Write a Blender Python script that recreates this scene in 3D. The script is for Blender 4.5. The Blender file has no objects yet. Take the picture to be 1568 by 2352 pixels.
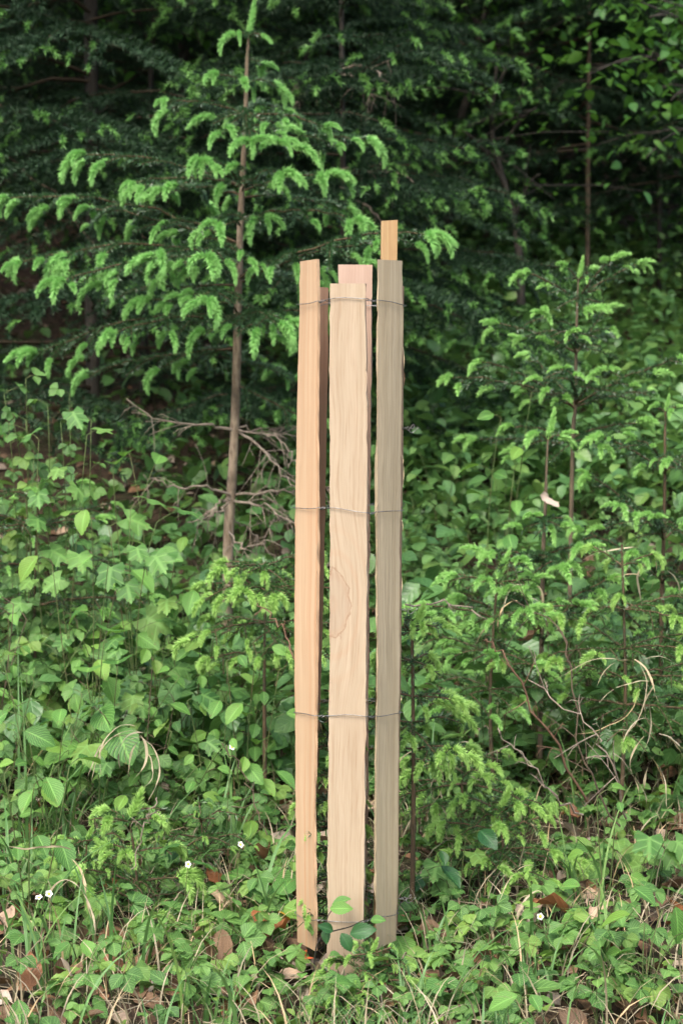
import bpy, math, numpy as np
from mathutils import Matrix, Vector, Euler

# ------------------------------------------------------------------ camera, sky, sun, exposure
sc = bpy.context.scene
COL = sc.collection
PITCH = math.atan(251/4270); ZC = 0.99; FPX = 4270.0
cam_d = bpy.data.cameras.new('camera'); cam = bpy.data.objects.new('camera', cam_d); COL.objects.link(cam)
cam.location = (0, 0, ZC); cam.rotation_euler = (math.pi/2 - PITCH, 0, 0)
cam_d.sensor_fit = 'VERTICAL'; cam_d.sensor_height = 36.0; cam_d.lens = 36.0*FPX/2352
cam_d.clip_start = 0.05; cam_d.clip_end = 500
cam_d.dof.use_dof = True; cam_d.dof.focus_distance = 3.2; cam_d.dof.aperture_fstop = 7.0
sc.camera = cam
SUN_EL, SUN_AZ = math.radians(52), math.radians(-158)      # azimuth of the sun seen from the scene, from +Y towards +X
world = bpy.data.worlds.new('World'); sc.world = world; world.use_nodes = True
wn = world.node_tree.nodes; wl = world.node_tree.links
sky = wn.new('ShaderNodeTexSky'); sky.sky_type = 'NISHITA'; sky.sun_disc = False
sky.sun_elevation = SUN_EL; sky.sun_rotation = SUN_AZ; sky.dust_density = 4.0; sky.air_density = 1.0; sky.ozone_density = 0.4
bg = wn['Background']; bg.inputs['Strength'].default_value = 0.125
wl.new(sky.outputs['Color'], bg.inputs['Color'])
sun_d = bpy.data.lights.new('sun', 'SUN'); sun_d.energy = 1.3; sun_d.angle = math.radians(32); sun_d.color = (1.0, 0.98, 0.95)
sun = bpy.data.objects.new('sun', sun_d); COL.objects.link(sun)
sv = Vector((math.cos(SUN_EL)*math.sin(SUN_AZ), math.cos(SUN_EL)*math.cos(SUN_AZ), math.sin(SUN_EL)))
sun.rotation_euler = sv.to_track_quat('Z', 'Y').to_euler()
vs = sc.view_settings; vs.view_transform = 'Standard'; vs.look = 'None'; vs.gamma = 1; vs.use_curve_mapping = False
vs.exposure = 1.72
sc.render.engine = 'CYCLES'
cy = sc.cycles; cy.max_bounces = 5; cy.diffuse_bounces = 3; cy.glossy_bounces = 2; cy.transmission_bounces = 4
cy.use_denoising = True; cy.use_adaptive_sampling = True; cy.adaptive_threshold = 0.03

# ------------------------------------------------------------------ helpers
R = np.random.default_rng
A = lambda *a: np.array(a, float)
UP = A(0, 0, 1)
def P(x, y, d):
    """world point that the photograph shows at pixel (x, y) of a 1568x2352 view, d metres away"""
    u = (x-784)/FPX; v = (1176-y)/FPX
    s = d/(math.cos(PITCH)+v*math.sin(PITCH))
    return A(u*s, d, ZC+(-math.sin(PITCH)+v*math.cos(PITCH))*s)
def norm(v): return v/(np.linalg.norm(v, axis=-1, keepdims=True)+1e-12)

_pd = np.array([-60, -20, 0, 2.6, 3.2, 3.6, 4.2, 5, 6, 8, 12, 16, 25, 45, 90.])
_pz = np.array([-2, -.6, -.12, -.03, 0, .04, .13, .31, .57, 1.1, 2.6, 4.5, 9.5, 21, 42.])
_dd = np.linspace(-60, 90, 6001); _zz = np.interp(_dd, _pd, _pz)
_k = np.hanning(33); _k /= _k.sum(); _zz = np.convolve(np.pad(_zz, 16, 'edge'), _k, 'valid')
def H(x, d):
    x = np.asarray(x, float); d = np.asarray(d, float)
    z = np.interp(d, _dd, _zz)
    z = z + .012*np.sin(x*5.1+d*3.7)+.010*np.sin(x*9.3-d*7.1+1.3)+.03*np.sin(x*1.3+.7*d+2)*np.clip((d-3.4)/2, 0, 1)
    z = z + .25*np.sin(x*.31+.2*d)*np.clip((d-8)/8, 0, 1)
    return z
def ground_px(x, y):
    for d in np.arange(2.5, 14, .02):
        X = (x-784)/FPX*d; z = float(H(X, d))
        if 925+FPX*(ZC-z)/d <= y: return A(X, d, z)
    return A((x-784)/FPX*9, 9, float(H(0, 9)))

class Geo:
    def __init__(s): s.V = []; s.F = []; s.U = []; s.R = []; s.M = []; s.n = 0
    def add(s, V, F, uv=None, rnd=0.0, mat=0):
        V = np.asarray(V, float); F = np.asarray(F, np.int64)
        if len(V) == 0: return
        s.V.append(V); s.F.append(F+s.n)
        s.U.append(np.zeros((len(V), 2)) if uv is None else np.asarray(uv, float))
        s.R.append(np.broadcast_to(np.asarray(rnd, float), (len(V),)))
        s.M.append(np.full(len(F), mat, np.int32)); s.n += len(V)
    def mesh(s, name, mats, smooth=True):
        V = np.concatenate(s.V); F = np.concatenate(s.F); U = np.concatenate(s.U); Rr = np.concatenate(s.R); M = np.concatenate(s.M)
        me = bpy.data.meshes.new(name); nv, nf = len(V), len(F)
        me.vertices.add(nv); me.vertices.foreach_set('co', V.astype(np.float32).ravel())
        me.loops.add(nf*3); me.loops.foreach_set('vertex_index', F.astype(np.int32).ravel())
        me.polygons.add(nf); me.polygons.foreach_set('loop_start', np.arange(0, nf*3, 3, dtype=np.int32))
        me.polygons.foreach_set('material_index', M)
        me.polygons.foreach_set('use_smooth', np.full(nf, smooth))
        me.update(calc_edges=True)
        uvl = me.uv_layers.new(name='UVMap'); uvl.data.foreach_set('uv', U[F.ravel()].astype(np.float32).ravel())
        at = me.attributes.new('rnd', 'FLOAT', 'POINT'); at.data.foreach_set('value', Rr.astype(np.float32))
        for m in (mats if isinstance(mats, (list, tuple)) else [mats]): me.materials.append(m)
        return me
    def obj(s, name, mats, parent=None, smooth=True):
        return link(name, s.mesh(name, mats, smooth), parent)
def link(name, data, parent=None, M=None):
    o = bpy.data.objects.new(name, data); COL.objects.link(o)
    if parent is not None: o.parent = parent
    if M is not None: o.matrix_basis = M
    return o
def tag(o, label=None, cat=None, group=None, kind=None):
    if label: o['label'] = label
    if cat: o['category'] = cat
    if group: o['group'] = group
    if kind: o['kind'] = kind
    return o
def thing(name, loc, label, cat, group=None):
    o = link(name, None); o.location = tuple(loc); o.empty_display_size = .05
    return tag(o, label, cat, group)
def TRS(loc, az=0, tilt=0, roll=0, s=1.0):
    """local +X points along azimuth az; tilt > 0 dips the tip"""
    return Matrix.Translation(Vector(loc)) @ Matrix.Rotation(az, 4, 'Z') @ Matrix.Rotation(tilt, 4, 'Y') @ Matrix.Rotation(roll, 4, 'X') @ Matrix.Scale(s, 4)
def rot3(az, tilt, roll): return np.array((Matrix.Rotation(az, 3, 'Z') @ Matrix.Rotation(tilt, 3, 'Y') @ Matrix.Rotation(roll, 3, 'X')))

def frames(path):
    T = np.gradient(path, axis=0); T = norm(T)
    ref = A(0.31, 0.17, 0.93) if abs(T[0, 2]) < .8 else A(1, .2, 0)
    Nn = np.zeros_like(path); b = ref
    for i in range(len(path)):
        b = b-T[i]*b.dot(T[i]); b = b/np.linalg.norm(b); Nn[i] = b
    return T, Nn, np.cross(T, Nn)
def tube(g, path, r, k=5, mat=0, rnd=.5, cap=True):
    path = np.asarray(path, float); n = len(path); r = np.broadcast_to(np.asarray(r, float), (n,))
    T, N1, N2 = frames(path)
    a = np.arange(k)*2*math.pi/k
    V = path[:, None]+r[:, None, None]*(np.cos(a)[None, :, None]*N1[:, None]+np.sin(a)[None, :, None]*N2[:, None])
    L = np.concatenate([[0], np.cumsum(np.linalg.norm(np.diff(path, axis=0), axis=1))])
    uv = np.stack([np.broadcast_to(a/(2*math.pi), (n, k)), np.broadcast_to(L[:, None], (n, k))], -1)
    i = np.arange(n-1)[:, None]; j = np.arange(k)[None]; j2 = (j+1) % k
    q = np.stack([i*k+j, i*k+j2, (i+1)*k+j2, (i+1)*k+j], -1).reshape(-1, 4)
    F = np.concatenate([q[:, [0, 1, 2]], q[:, [0, 2, 3]]])
    V = V.reshape(-1, 3); uv = uv.reshape(-1, 2)
    if cap:
        V = np.vstack([V, path[-1:]]); uv = np.vstack([uv, [[.5, L[-1]]]])
        e = (n-1)*k; jj = np.arange(k)
        F = np.vstack([F, np.stack([e+jj, e+(jj+1) % k, np.full(k, n*k)], -1)])
    g.add(V, F, uv, rnd, mat)
def bez(p0, c, p1, n):
    t = np.linspace(0, 1, n)[:, None]
    return (1-t)**2*p0+2*t*(1-t)*c+t*t*p1
def polyline(pts, n):
    """smooth path through the points"""
    pts = np.asarray(pts, float); m = len(pts)
    if m == 2: return pts[0]+(pts[1]-pts[0])*np.linspace(0, 1, n)[:, None]
    s = np.linspace(0, m-1, n); i = np.clip(s.astype(int), 0, m-2); t = (s-i)[:, None]
    pp = np.vstack([2*pts[0]-pts[1], pts, 2*pts[-1]-pts[-2]])
    a, b, c, d = pp[i], pp[i+1], pp[i+2], pp[i+3]
    return .5*((2*b)+(c-a)*t+(2*a-5*b+4*c-d)*t**2+(3*b-a-3*c+d)*t**3)
def along(path, s):
    L = np.concatenate([[0], np.cumsum(np.linalg.norm(np.diff(path, axis=0), axis=1))])
    x = s*L[-1]
    p = np.stack([np.interp(x, L, path[:, k]) for k in range(3)], -1)
    T = norm(np.gradient(path, axis=0))
    t = norm(np.stack([np.interp(x, L, T[:, k]) for k in range(3)], -1))
    return p, t, L[-1]
def needles(g, path, per_m, ln, w, rng, mat, ang=55, up=0.35, two=True, s0=0.0, taper=0.0):
    L = np.linalg.norm(np.diff(path, axis=0), axis=1).sum()
    n = int(L*(1-s0)*per_m)
    if n < 1: return
    s = s0+(1-s0)*(np.arange(n)+rng.random(n))/n
    p, t, _ = along(path, s)
    r = rng.normal(size=(n, 3)); r[:, 2] += up; r = norm(r-t*(r*t).sum(1, keepdims=True))
    an = np.radians(ang*(1+.22*rng.normal(size=n)))[:, None]
    if taper: an = an*(1-taper*(s[:, None])**4)
    d = t*np.cos(an)+r*np.sin(an)
    l = (ln*(.75+.4*rng.random(n)))[:, None]
    if taper: l = l*(1-.35*taper*s[:, None]**3)
    sd = norm(np.cross(d, rng.normal(size=(n, 3))))*(w/2)
    rn = rng.random(n)
    if two:
        V = np.stack([p, p+d*l*.45+sd, p+d*l, p+d*l*.45-sd], 1).reshape(-1, 3)
        b = np.arange(n)[:, None]*4
        F = np.concatenate([b+[0, 1, 2], b+[0, 2, 3]]); k = 4
        uv = np.tile([[0, 0], [.45, 0], [1, 0], [.45, 0]], (n, 1))
    else:
        V = np.stack([p+sd, p+d*l, p-sd], 1).reshape(-1, 3)
        F = np.arange(n*3).reshape(-1, 3); k = 3
        uv = np.tile([[0, 0], [1, 0], [0, 0]], (n, 1))
    g.add(V, F, uv, np.repeat(rn, k), mat)

# ------------------------------------------------------------------ materials
class NT:
    def __init__(s, name):
        s.m = bpy.data.materials.new(name); s.m.use_nodes = True; s.t = s.m.node_tree; s.n = s.t.nodes
        s.b = s.n['Principled BSDF']; s.out = s.n['Material Output']
    def new(s, ty, **kw):
        nd = s.n.new('ShaderNode'+ty)
        for k, v in kw.items(): setattr(nd, k, v)
        return nd
    def put(s, sock, v):
        if hasattr(v, 'is_output') or isinstance(v, bpy.types.NodeSocket): s.t.links.new(v, sock)
        else:
            try: sock.default_value = v
            except Exception: sock.default_value = (*v, 1) if len(v) == 3 else v
    def math(s, op, a, b=0.0, clamp=False):
        nd = s.new('Math', operation=op, use_clamp=clamp); s.put(nd.inputs[0], a); s.put(nd.inputs[1], b); return nd.outputs[0]
    def mix(s, f, a, b, bt='MIX'):
        nd = s.new('Mix', data_type='RGBA', blend_type=bt)
        s.put(nd.inputs[0], f); s.put(nd.inputs[6], a); s.put(nd.inputs[7], b); return nd.outputs[2]
    def noise(s, vec, scale, detail=3, rough=.55):
        nd = s.new('TexNoise'); s.put(nd.inputs['Vector'], vec); nd.inputs['Scale'].default_value = scale
        nd.inputs['Detail'].default_value = detail; nd.inputs['Roughness'].default_value = rough; return nd.outputs[0]
    def ramp(s, f, lo, hi):
        nd = s.new('MapRange', clamp=True); s.put(nd.inputs[0], f); nd.inputs[1].default_value = lo; nd.inputs[2].default_value = hi; return nd.outputs[0]
    def bump(s, h, st=.3, dist=.002):
        nd = s.new('Bump'); nd.inputs['Strength'].default_value = st; nd.inputs['Distance'].default_value = dist
        s.put(nd.inputs['Height'], h); s.t.links.new(nd.outputs[0], s.b.inputs['Normal']); return nd.outputs[0]
    def rnd(s):
        at = s.new('Attribute', attribute_name='rnd'); oi = s.new('ObjectInfo')
        return s.math('FRACT', s.math('ADD', at.outputs['Fac'], oi.outputs['Random']))
    def uv(s):
        nd = s.new('UVMap'); nd.uv_map = 'UVMap'; return nd.outputs[0]
    def sep(s, v):
        nd = s.new('SeparateXYZ'); s.put(nd.inputs[0], v); return nd.outputs
    def comb(s, x, y, z=0.0):
        nd = s.new('CombineXYZ'); s.put(nd.inputs[0], x); s.put(nd.inputs[1], y); s.put(nd.inputs[2], z); return nd.outputs[0]
    def translucent(s, col, fac):
        tr = s.new('BsdfTranslucent'); s.put(tr.inputs[0], col); mx = s.new('MixShader'); mx.inputs[0].default_value = fac
        s.t.links.new(s.b.outputs[0], mx.inputs[1]); s.t.links.new(tr.outputs[0], mx.inputs[2]); s.t.links.new(mx.outputs[0], s.out.inputs[0])

def leaf_mat(name, c1, c2, vein=7, vc=.16, transl=.32, rough=.42, spec=.45, blotch=None, spot=False):
    m = NT(name); r = m.rnd(); col = m.mix(r, c1, c2); r2 = m.math('FRACT', m.math('MULTIPLY', r, 7.13))
    col = m.mix(m.math('MULTIPLY', m.ramp(r2, .72, 1.0), .7), col, (c2[0]*1.5, c2[1]*1.15, c2[2]*.8, 1)); col = m.mix(m.math('MULTIPLY', m.ramp(r2, .3, .0), .7), col, (c1[0]*.5, c1[1]*.6, c1[2]*.7, 1))
    uv = m.sep(m.uv()); u = uv[0]; w = m.math('ABSOLUTE', m.math('SUBTRACT', m.math('MULTIPLY', uv[1], 2.0), 1.0))
    ph = m.math('MULTIPLY', m.math('SUBTRACT', u, m.math('MULTIPLY', w, .38)), vein*6.2832)
    s = m.math('SINE', ph); lat = m.ramp(s, .72, 1.0)
    mid = m.ramp(w, .10, .03); v = m.math('MAXIMUM', lat, mid)
    hi = m.mix(m.math('MULTIPLY', v, vc/.16*.55), col, tuple(min(1, k*1.9+.015) for k in c2[:3])+(1,))
    tc = m.new('TexCoord'); ns = m.noise(tc.outputs['Object'], 90, 2)
    col2 = m.mix(m.math('MULTIPLY', ns, .5), hi, tuple(k*.55 for k in c1[:3])+(1,))
    if spot:
        sn = m.noise(tc.outputs['Object'], 7, 3, .6); col2 = m.mix(m.math('MULTIPLY', m.ramp(sn, .66, .70), .75), col2, (.16, .11, .045, 1))
    if blotch:
        bn = m.noise(tc.outputs['Object'], 45, 4); col2 = m.mix(m.ramp(bn, .52, .68), col2, blotch)
    m.put(m.b.inputs['Base Color'], col2); m.b.inputs['Roughness'].default_value = rough; m.b.inputs['Specular IOR Level'].default_value = spec
    m.bump(m.math('SUBTRACT', m.math('MULTIPLY', s, -.35), v), .35, .0015)
    m.translucent(m.mix(.35, col2, (c2[0]*1.5, c2[1]*1.35, c2[2]*.6, 1)), transl)
    return m.m
def needle_mat(name, c1, c2, tip=None, transl=.15, rough=.4, spec=.5):
    m = NT(name); col = m.mix(m.rnd(), c1, c2)
    if tip: col = m.mix(m.math('MULTIPLY', m.sep(m.uv())[0], .6), col, tip)
    m.put(m.b.inputs['Base Color'], col); m.b.inputs['Roughness'].default_value = rough; m.b.inputs['Specular IOR Level'].default_value = spec
    m.translucent(col, transl); return m.m
def bark_mat(name, c1, c2, c3, scale=1.0, rough=.85):
    m = NT(name); tc = m.new('TexCoord'); o = tc.outputs['Object']
    mp = m.new('Mapping'); m.put(mp.inputs[0], o); mp.inputs['Scale'].default_value = (90*scale, 90*scale, 26*scale)
    n1 = m.noise(mp.outputs[0], 1, 4, .65); n2 = m.noise(o, 14*scale, 3)
    col = m.mix(m.ramp(n1, .35, .65), c1, c2); col = m.mix(m.ramp(n2, .5, .72), col, c3)
    m.put(m.b.inputs['Base Color'], col); m.b.inputs['Roughness'].default_value = rough; m.b.inputs['Specular IOR Level'].default_value = .2
    m.bump(n1, .7, .003); return m.m
def wood_mat(name, ca, cb, pore, streak=None, rough=.62, pore_amt=.5, wave=0.0, burl=None, split=.25):
    """split timber; uv is metres across / metres along"""
    m = NT(name); uv = m.sep(m.uv()); u, v = uv[0], uv[1]
    wob = m.math('MULTIPLY', m.math('SUBTRACT', m.noise(m.comb(m.math('MULTIPLY', u, 9), m.math('MULTIPLY', v, 4.5)), 1, 2), .5), .02)
    uu = m.math('ADD', u, wob)
    if burl:
        bu, bv, bru, brv = burl
        du = m.math('DIVIDE', m.math('SUBTRACT', u, bu), bru); dv = m.math('DIVIDE', m.math('SUBTRACT', v, bv), brv)
        rad = m.math('SQRT', m.math('ADD', m.math('MULTIPLY', du, du), m.math('MULTIPLY', dv, dv)))
        pull = m.math('MULTIPLY', m.ramp(rad, 3.2, .9), -.022)
        uu = m.math('ADD', uu, m.math('MULTIPLY', pull, m.ramp(u, -.01, .03)))
    n_b = m.noise(m.comb(m.math('MULTIPLY', uu, 55), m.math('MULTIPLY', v, 1.3)), 1, 3)
    n_f = m.noise(m.comb(m.math('MULTIPLY', uu, 210), m.math('MULTIPLY', v, 4)), 1, 4, .7)
    n_p = m.noise(m.comb(m.math('MULTIPLY', uu, 430), m.math('MULTIPLY', v, 11)), 1, 2)
    n_l = m.noise(m.comb(m.math('MULTIPLY', u, 14), m.math('MULTIPLY', v, 3)), 1, 2)
    col = m.mix(m.ramp(n_b, .32, .68), ca, cb)
    col = m.mix(m.math('MULTIPLY', m.ramp(n_l, .3, .7), .35), col, tuple(k*.82 for k in cb[:3])+(1,))
    col = m.mix(m.math('MULTIPLY', m.ramp(n_f, .46, .66), .65*pore_amt+.14), col, pore)
    col = m.mix(m.math('MULTIPLY', m.ramp(n_p, .56, .68), pore_amt), col, pore)
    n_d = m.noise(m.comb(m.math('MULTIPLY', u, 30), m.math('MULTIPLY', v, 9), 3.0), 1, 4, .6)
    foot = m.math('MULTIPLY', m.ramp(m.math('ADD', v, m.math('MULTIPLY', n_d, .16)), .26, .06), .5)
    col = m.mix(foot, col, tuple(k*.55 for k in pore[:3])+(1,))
    col = m.mix(m.math('MULTIPLY', m.ramp(n_d, .55, .8), .16), col, pore)
    n_w = m.noise(m.comb(m.math('MULTIPLY', uu, 120), m.math('MULTIPLY', v, 1.6), 1.7), 1, 2)
    ln = m.ramp(m.math('ABSOLUTE', m.math('SUBTRACT', m.math('FRACT', m.math('MULTIPLY', n_w, 5.0)), .5)), .10, .02)
    col = m.mix(m.math('MULTIPLY', ln, .10+.45*pore_amt), col, pore)
    if streak is not None:
        n_s = m.noise(m.comb(m.math('MULTIPLY', uu, 75), m.math('MULTIPLY', v, .55), 7.0), 1, 2)
        col = m.mix(m.math('MULTIPLY', m.ramp(n_s, .48, .62), .75), col, streak)
    if burl:
        nz = m.math('MULTIPLY', m.math('SUBTRACT', m.noise(m.comb(m.math('MULTIPLY', u, 60), m.math('MULTIPLY', v, 38)), 1, 3), .5), .75)
        rr = m.math('ADD', rad, nz)
        ring = m.math('SINE', m.math('MULTIPLY', rad, 9.0))
        col = m.mix(m.math('MULTIPLY', m.math('MULTIPLY', m.ramp(ring, .2, 1.0), m.ramp(rad, 3.2, 1.1)), .22), col, (.33, .18, .10, 1))
        col = m.mix(m.math('MULTIPLY', m.ramp(rr, 1.06, .85), .42), col, (.275, .21, .148, 1))
        edge = m.math('MULTIPLY', m.ramp(rr, .93, .99), m.ramp(rr, 1.05, 1.0))
        col = m.mix(m.math('MULTIPLY', edge, .5), col, (.19, .10, .055, 1))
    m.put(m.b.inputs['Base Color'], col); m.b.inputs['Roughness'].default_value = rough; m.b.inputs['Specular IOR Level'].default_value = .25
    m.bump(m.math('ADD', n_f, m.math('MULTIPLY', n_p, .6)), split, .0012); return m.m

G = {}
G['needle_old'] = needle_mat('needle_old', (.022, .062, .022, 1), (.050, .115, .036, 1), rough=.33, spec=.55)
G['needle_far'] = needle_mat('needle_far', (.008, .024, .010, 1), (.023, .055, .020, 1), rough=.6, spec=.25)  # needle green lowered for the far trees: the wood's shade put into the colour
G['needle_mid'] = needle_mat('needle_mid', (.030, .085, .020, 1), (.065, .15, .035, 1), transl=.22)
G['shoot'] = needle_mat('shoot_needle', (.15, .38, .085, 1), (.235, .50, .13, 1), tip=(.34, .61, .20, 1), transl=.30, rough=.5, spec=.3)
G['shoot_mid'] = needle_mat('shoot_needle_mid', (.20, .43, .095, 1), (.29, .55, .14, 1), tip=(.40, .66, .22, 1), transl=.32, rough=.5, spec=.3)
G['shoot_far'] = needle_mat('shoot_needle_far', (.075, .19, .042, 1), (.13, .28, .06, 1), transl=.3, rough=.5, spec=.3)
G['shoot_pale'] = needle_mat('shoot_needle_pale', (.22, .43, .08, 1), (.32, .54, .12, 1), tip=(.44, .64, .21, 1), transl=.34, rough=.5, spec=.3)
G['twig'] = bark_mat('twig_bark', (.065, .045, .026, 1), (.11, .075, .042, 1), (.055, .045, .028, 1))
G['twig_far'] = bark_mat('shaded_twig_bark', (.035, .026, .016, 1), (.06, .042, .025, 1), (.03, .026, .016, 1))  # darker copy of twig_bark, the far crowns' shade painted into it
G['twig_orange'] = bark_mat('young_orange_bark', (.090, .068, .043, 1), (.15, .115, .073, 1), (.07, .055, .035, 1))
G['twig_grey'] = bark_mat('dead_twig_bark', (.16, .125, .093, 1), (.27, .22, .17, 1), (.10, .078, .06, 1))
G['bark'] = bark_mat('spruce_bark', (.13, .092, .060, 1), (.30, .235, .165, 1), (.085, .065, .045, 1))
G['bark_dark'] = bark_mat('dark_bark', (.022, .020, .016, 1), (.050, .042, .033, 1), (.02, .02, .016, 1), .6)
G['bark_brown'] = bark_mat('brown_bark', (.065, .046, .030, 1), (.12, .088, .058, 1), (.04, .03, .02, 1), .6)
G['stem'] = bark_mat('green_stem', (.06, .10, .030, 1), (.11, .14, .05, 1), (.085, .06, .03, 1))
G['stem_red'] = bark_mat('red_stem', (.115, .062, .038, 1), (.19, .11, .07, 1), (.09, .055, .038, 1))
G['straw'] = leaf_mat('dry_grass', (.34, .28, .175, 1), (.50, .43, .30, 1), vein=1, vc=.01, transl=.2, rough=.6, spec=.2)
G['litter'] = leaf_mat('dead_leaf', (.13, .075, .042, 1), (.25, .16, .10, 1), vein=7, vc=.05, transl=.15, rough=.65, spec=.25, blotch=(.12, .07, .04, 1))
G['litter_pale'] = leaf_mat('pale_dead_leaf', (.33, .26, .20, 1), (.45, .37, .30, 1), vein=7, vc=.06, transl=.15, rough=.7, spec=.2, blotch=(.33, .23, .16, 1))
G['litter_rust'] = leaf_mat('rust_dead_leaf', (.20, .085, .034, 1), (.29, .135, .06, 1), vein=7, vc=.08, transl=.2, rough=.5, spec=.3, blotch=(.20, .07, .03, 1))
G['yellow'] = leaf_mat('yellow_leaf', (.55, .33, .03, 1), (.62, .42, .06, 1), vein=6, vc=.05, transl=.3, blotch=(.40, .22, .05, 1))
G['red'] = leaf_mat('red_leaf', (.48, .10, .045, 1), (.52, .15, .07, 1), vein=6, vc=.05, transl=.3)
G['maple'] = leaf_mat('maple_leaf', (.062, .165, .040, 1), (.145, .285, .068, 1), vein=3, vc=.12, spot=True, transl=.33, rough=.55, spec=.3)
G['hornbeam'] = leaf_mat('hornbeam_leaf', (.060, .175, .035, 1), (.16, .33, .065, 1), vein=10, vc=.17, spot=True, transl=.33, rough=.5, spec=.35)
G['hornbeam_dark'] = leaf_mat('hornbeam_dark_leaf', (.022, .090, .022, 1), (.040, .125, .030, 1), vein=10, vc=.12, transl=.25, rough=.3)
G['berry'] = leaf_mat('strawberry_leaf', (.058, .155, .034, 1), (.16, .30, .070, 1), vein=7, vc=.15, spot=True, transl=.3, rough=.5, spec=.35)
G['herb'] = leaf_mat('herb_leaf', (.048, .128, .030, 1), (.135, .26, .062, 1), vein=5, vc=.10, spot=True, transl=.33, rough=.52, spec=.35)
G['under'] = leaf_mat('undergrowth_leaf', (.066, .165, .046, 1), (.13, .265, .078, 1), vein=4, vc=.06, transl=.3, rough=.36, spec=.5)
G['tree_leaf'] = leaf_mat('tree_leaf', (.038, .12, .020, 1), (.075, .20, .034, 1), vein=6, vc=.06, transl=.42, rough=.4)
G['grass'] = leaf_mat('grass_blade', (.085, .20, .05, 1), (.15, .29, .09, 1), vein=1, vc=.05, transl=.3, rough=.45)
G['moss'] = leaf_mat('moss', (.05, .085, .016, 1), (.10, .13, .03, 1), vein=1, vc=.02, transl=.1, rough=.9)
G['petal'] = NT('white_petal').m; G['petal'].node_tree.nodes['Principled BSDF'].inputs['Base Color'].default_value = (.80, .80, .74, 1)
G['pollen'] = NT('yellow_flower_centre').m; G['pollen'].node_tree.nodes['Principled BSDF'].inputs['Base Color'].default_value = (.62, .47, .06, 1)

def ground_material():
    m = NT('forest_soil'); tc = m.new('TexCoord'); o = tc.outputs['Object']
    n1 = m.noise(o, 2.2, 5, .6); n2 = m.noise(o, 38, 4, .65); vo = m.new('TexVoronoi'); m.put(vo.inputs['Vector'], o); vo.inputs['Scale'].default_value = 26
    col = m.mix(m.ramp(n2, .35, .65), (.018, .013, .009, 1), (.050, .035, .022, 1))
    leafc = m.mix(m.sep(vo.outputs['Color'])[0], (.030, .020, .013, 1), (.085, .055, .035, 1))
    col = m.mix(m.ramp(n1, .42, .62), col, leafc)
    col = m.mix(m.math('MULTIPLY', m.ramp(m.noise(o, 9, 3), .5, .7), .5), col, (.035, .052, .014, 1))
    m.put(m.b.inputs['Base Color'], col); m.b.inputs['Roughness'].default_value = .95; m.b.inputs['Specular IOR Level'].default_value = .15
    m.bump(m.math('ADD', n2, vo.outputs['Distance']), .8, .02); return m.m
def metal_material():
    m = NT('galvanised_wire'); tc = m.new('TexCoord'); n = m.noise(tc.outputs['Object'], 120, 3)
    m.put(m.b.inputs['Base Color'], m.mix(m.ramp(n, .4, .65), (.28, .28, .27, 1), (.14, .13, .12, 1)))
    m.b.inputs['Metallic'].default_value = .85; m.b.inputs['Roughness'].default_value = .38; return m.m
G['soil'] = ground_material(); G['wire'] = metal_material()

# ------------------------------------------------------------------ ground
def make_ground():
    xs = np.concatenate([np.linspace(-90, -6, 22), np.linspace(-5.4, 5.4, 91), np.linspace(6, 90, 22)])
    ds = np.concatenate([np.linspace(-60, 0, 16), np.linspace(.5, 2.2, 7), np.linspace(2.3, 7, 95), np.linspace(7.2, 16, 45), np.linspace(17, 90, 37)])
    X, D = np.meshgrid(xs, ds); Z = H(X, D); V = np.stack([X, D, Z], -1).reshape(-1, 3)
    nx, nd = len(xs), len(ds)
    i = np.arange(nd-1)[:, None]; j = np.arange(nx-1)[None]
    q = np.stack([i*nx+j, i*nx+j+1, (i+1)*nx+j+1, (i+1)*nx+j], -1).reshape(-1, 4)
    g = Geo(); g.add(V, np.concatenate([q[:, [0, 1, 2]], q[:, [0, 2, 3]]]), V[:, :2])
    tag(g.obj('ground', G['soil']), 'dark forest soil rising into a wooded slope', None, None, 'structure')
make_ground()

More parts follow.
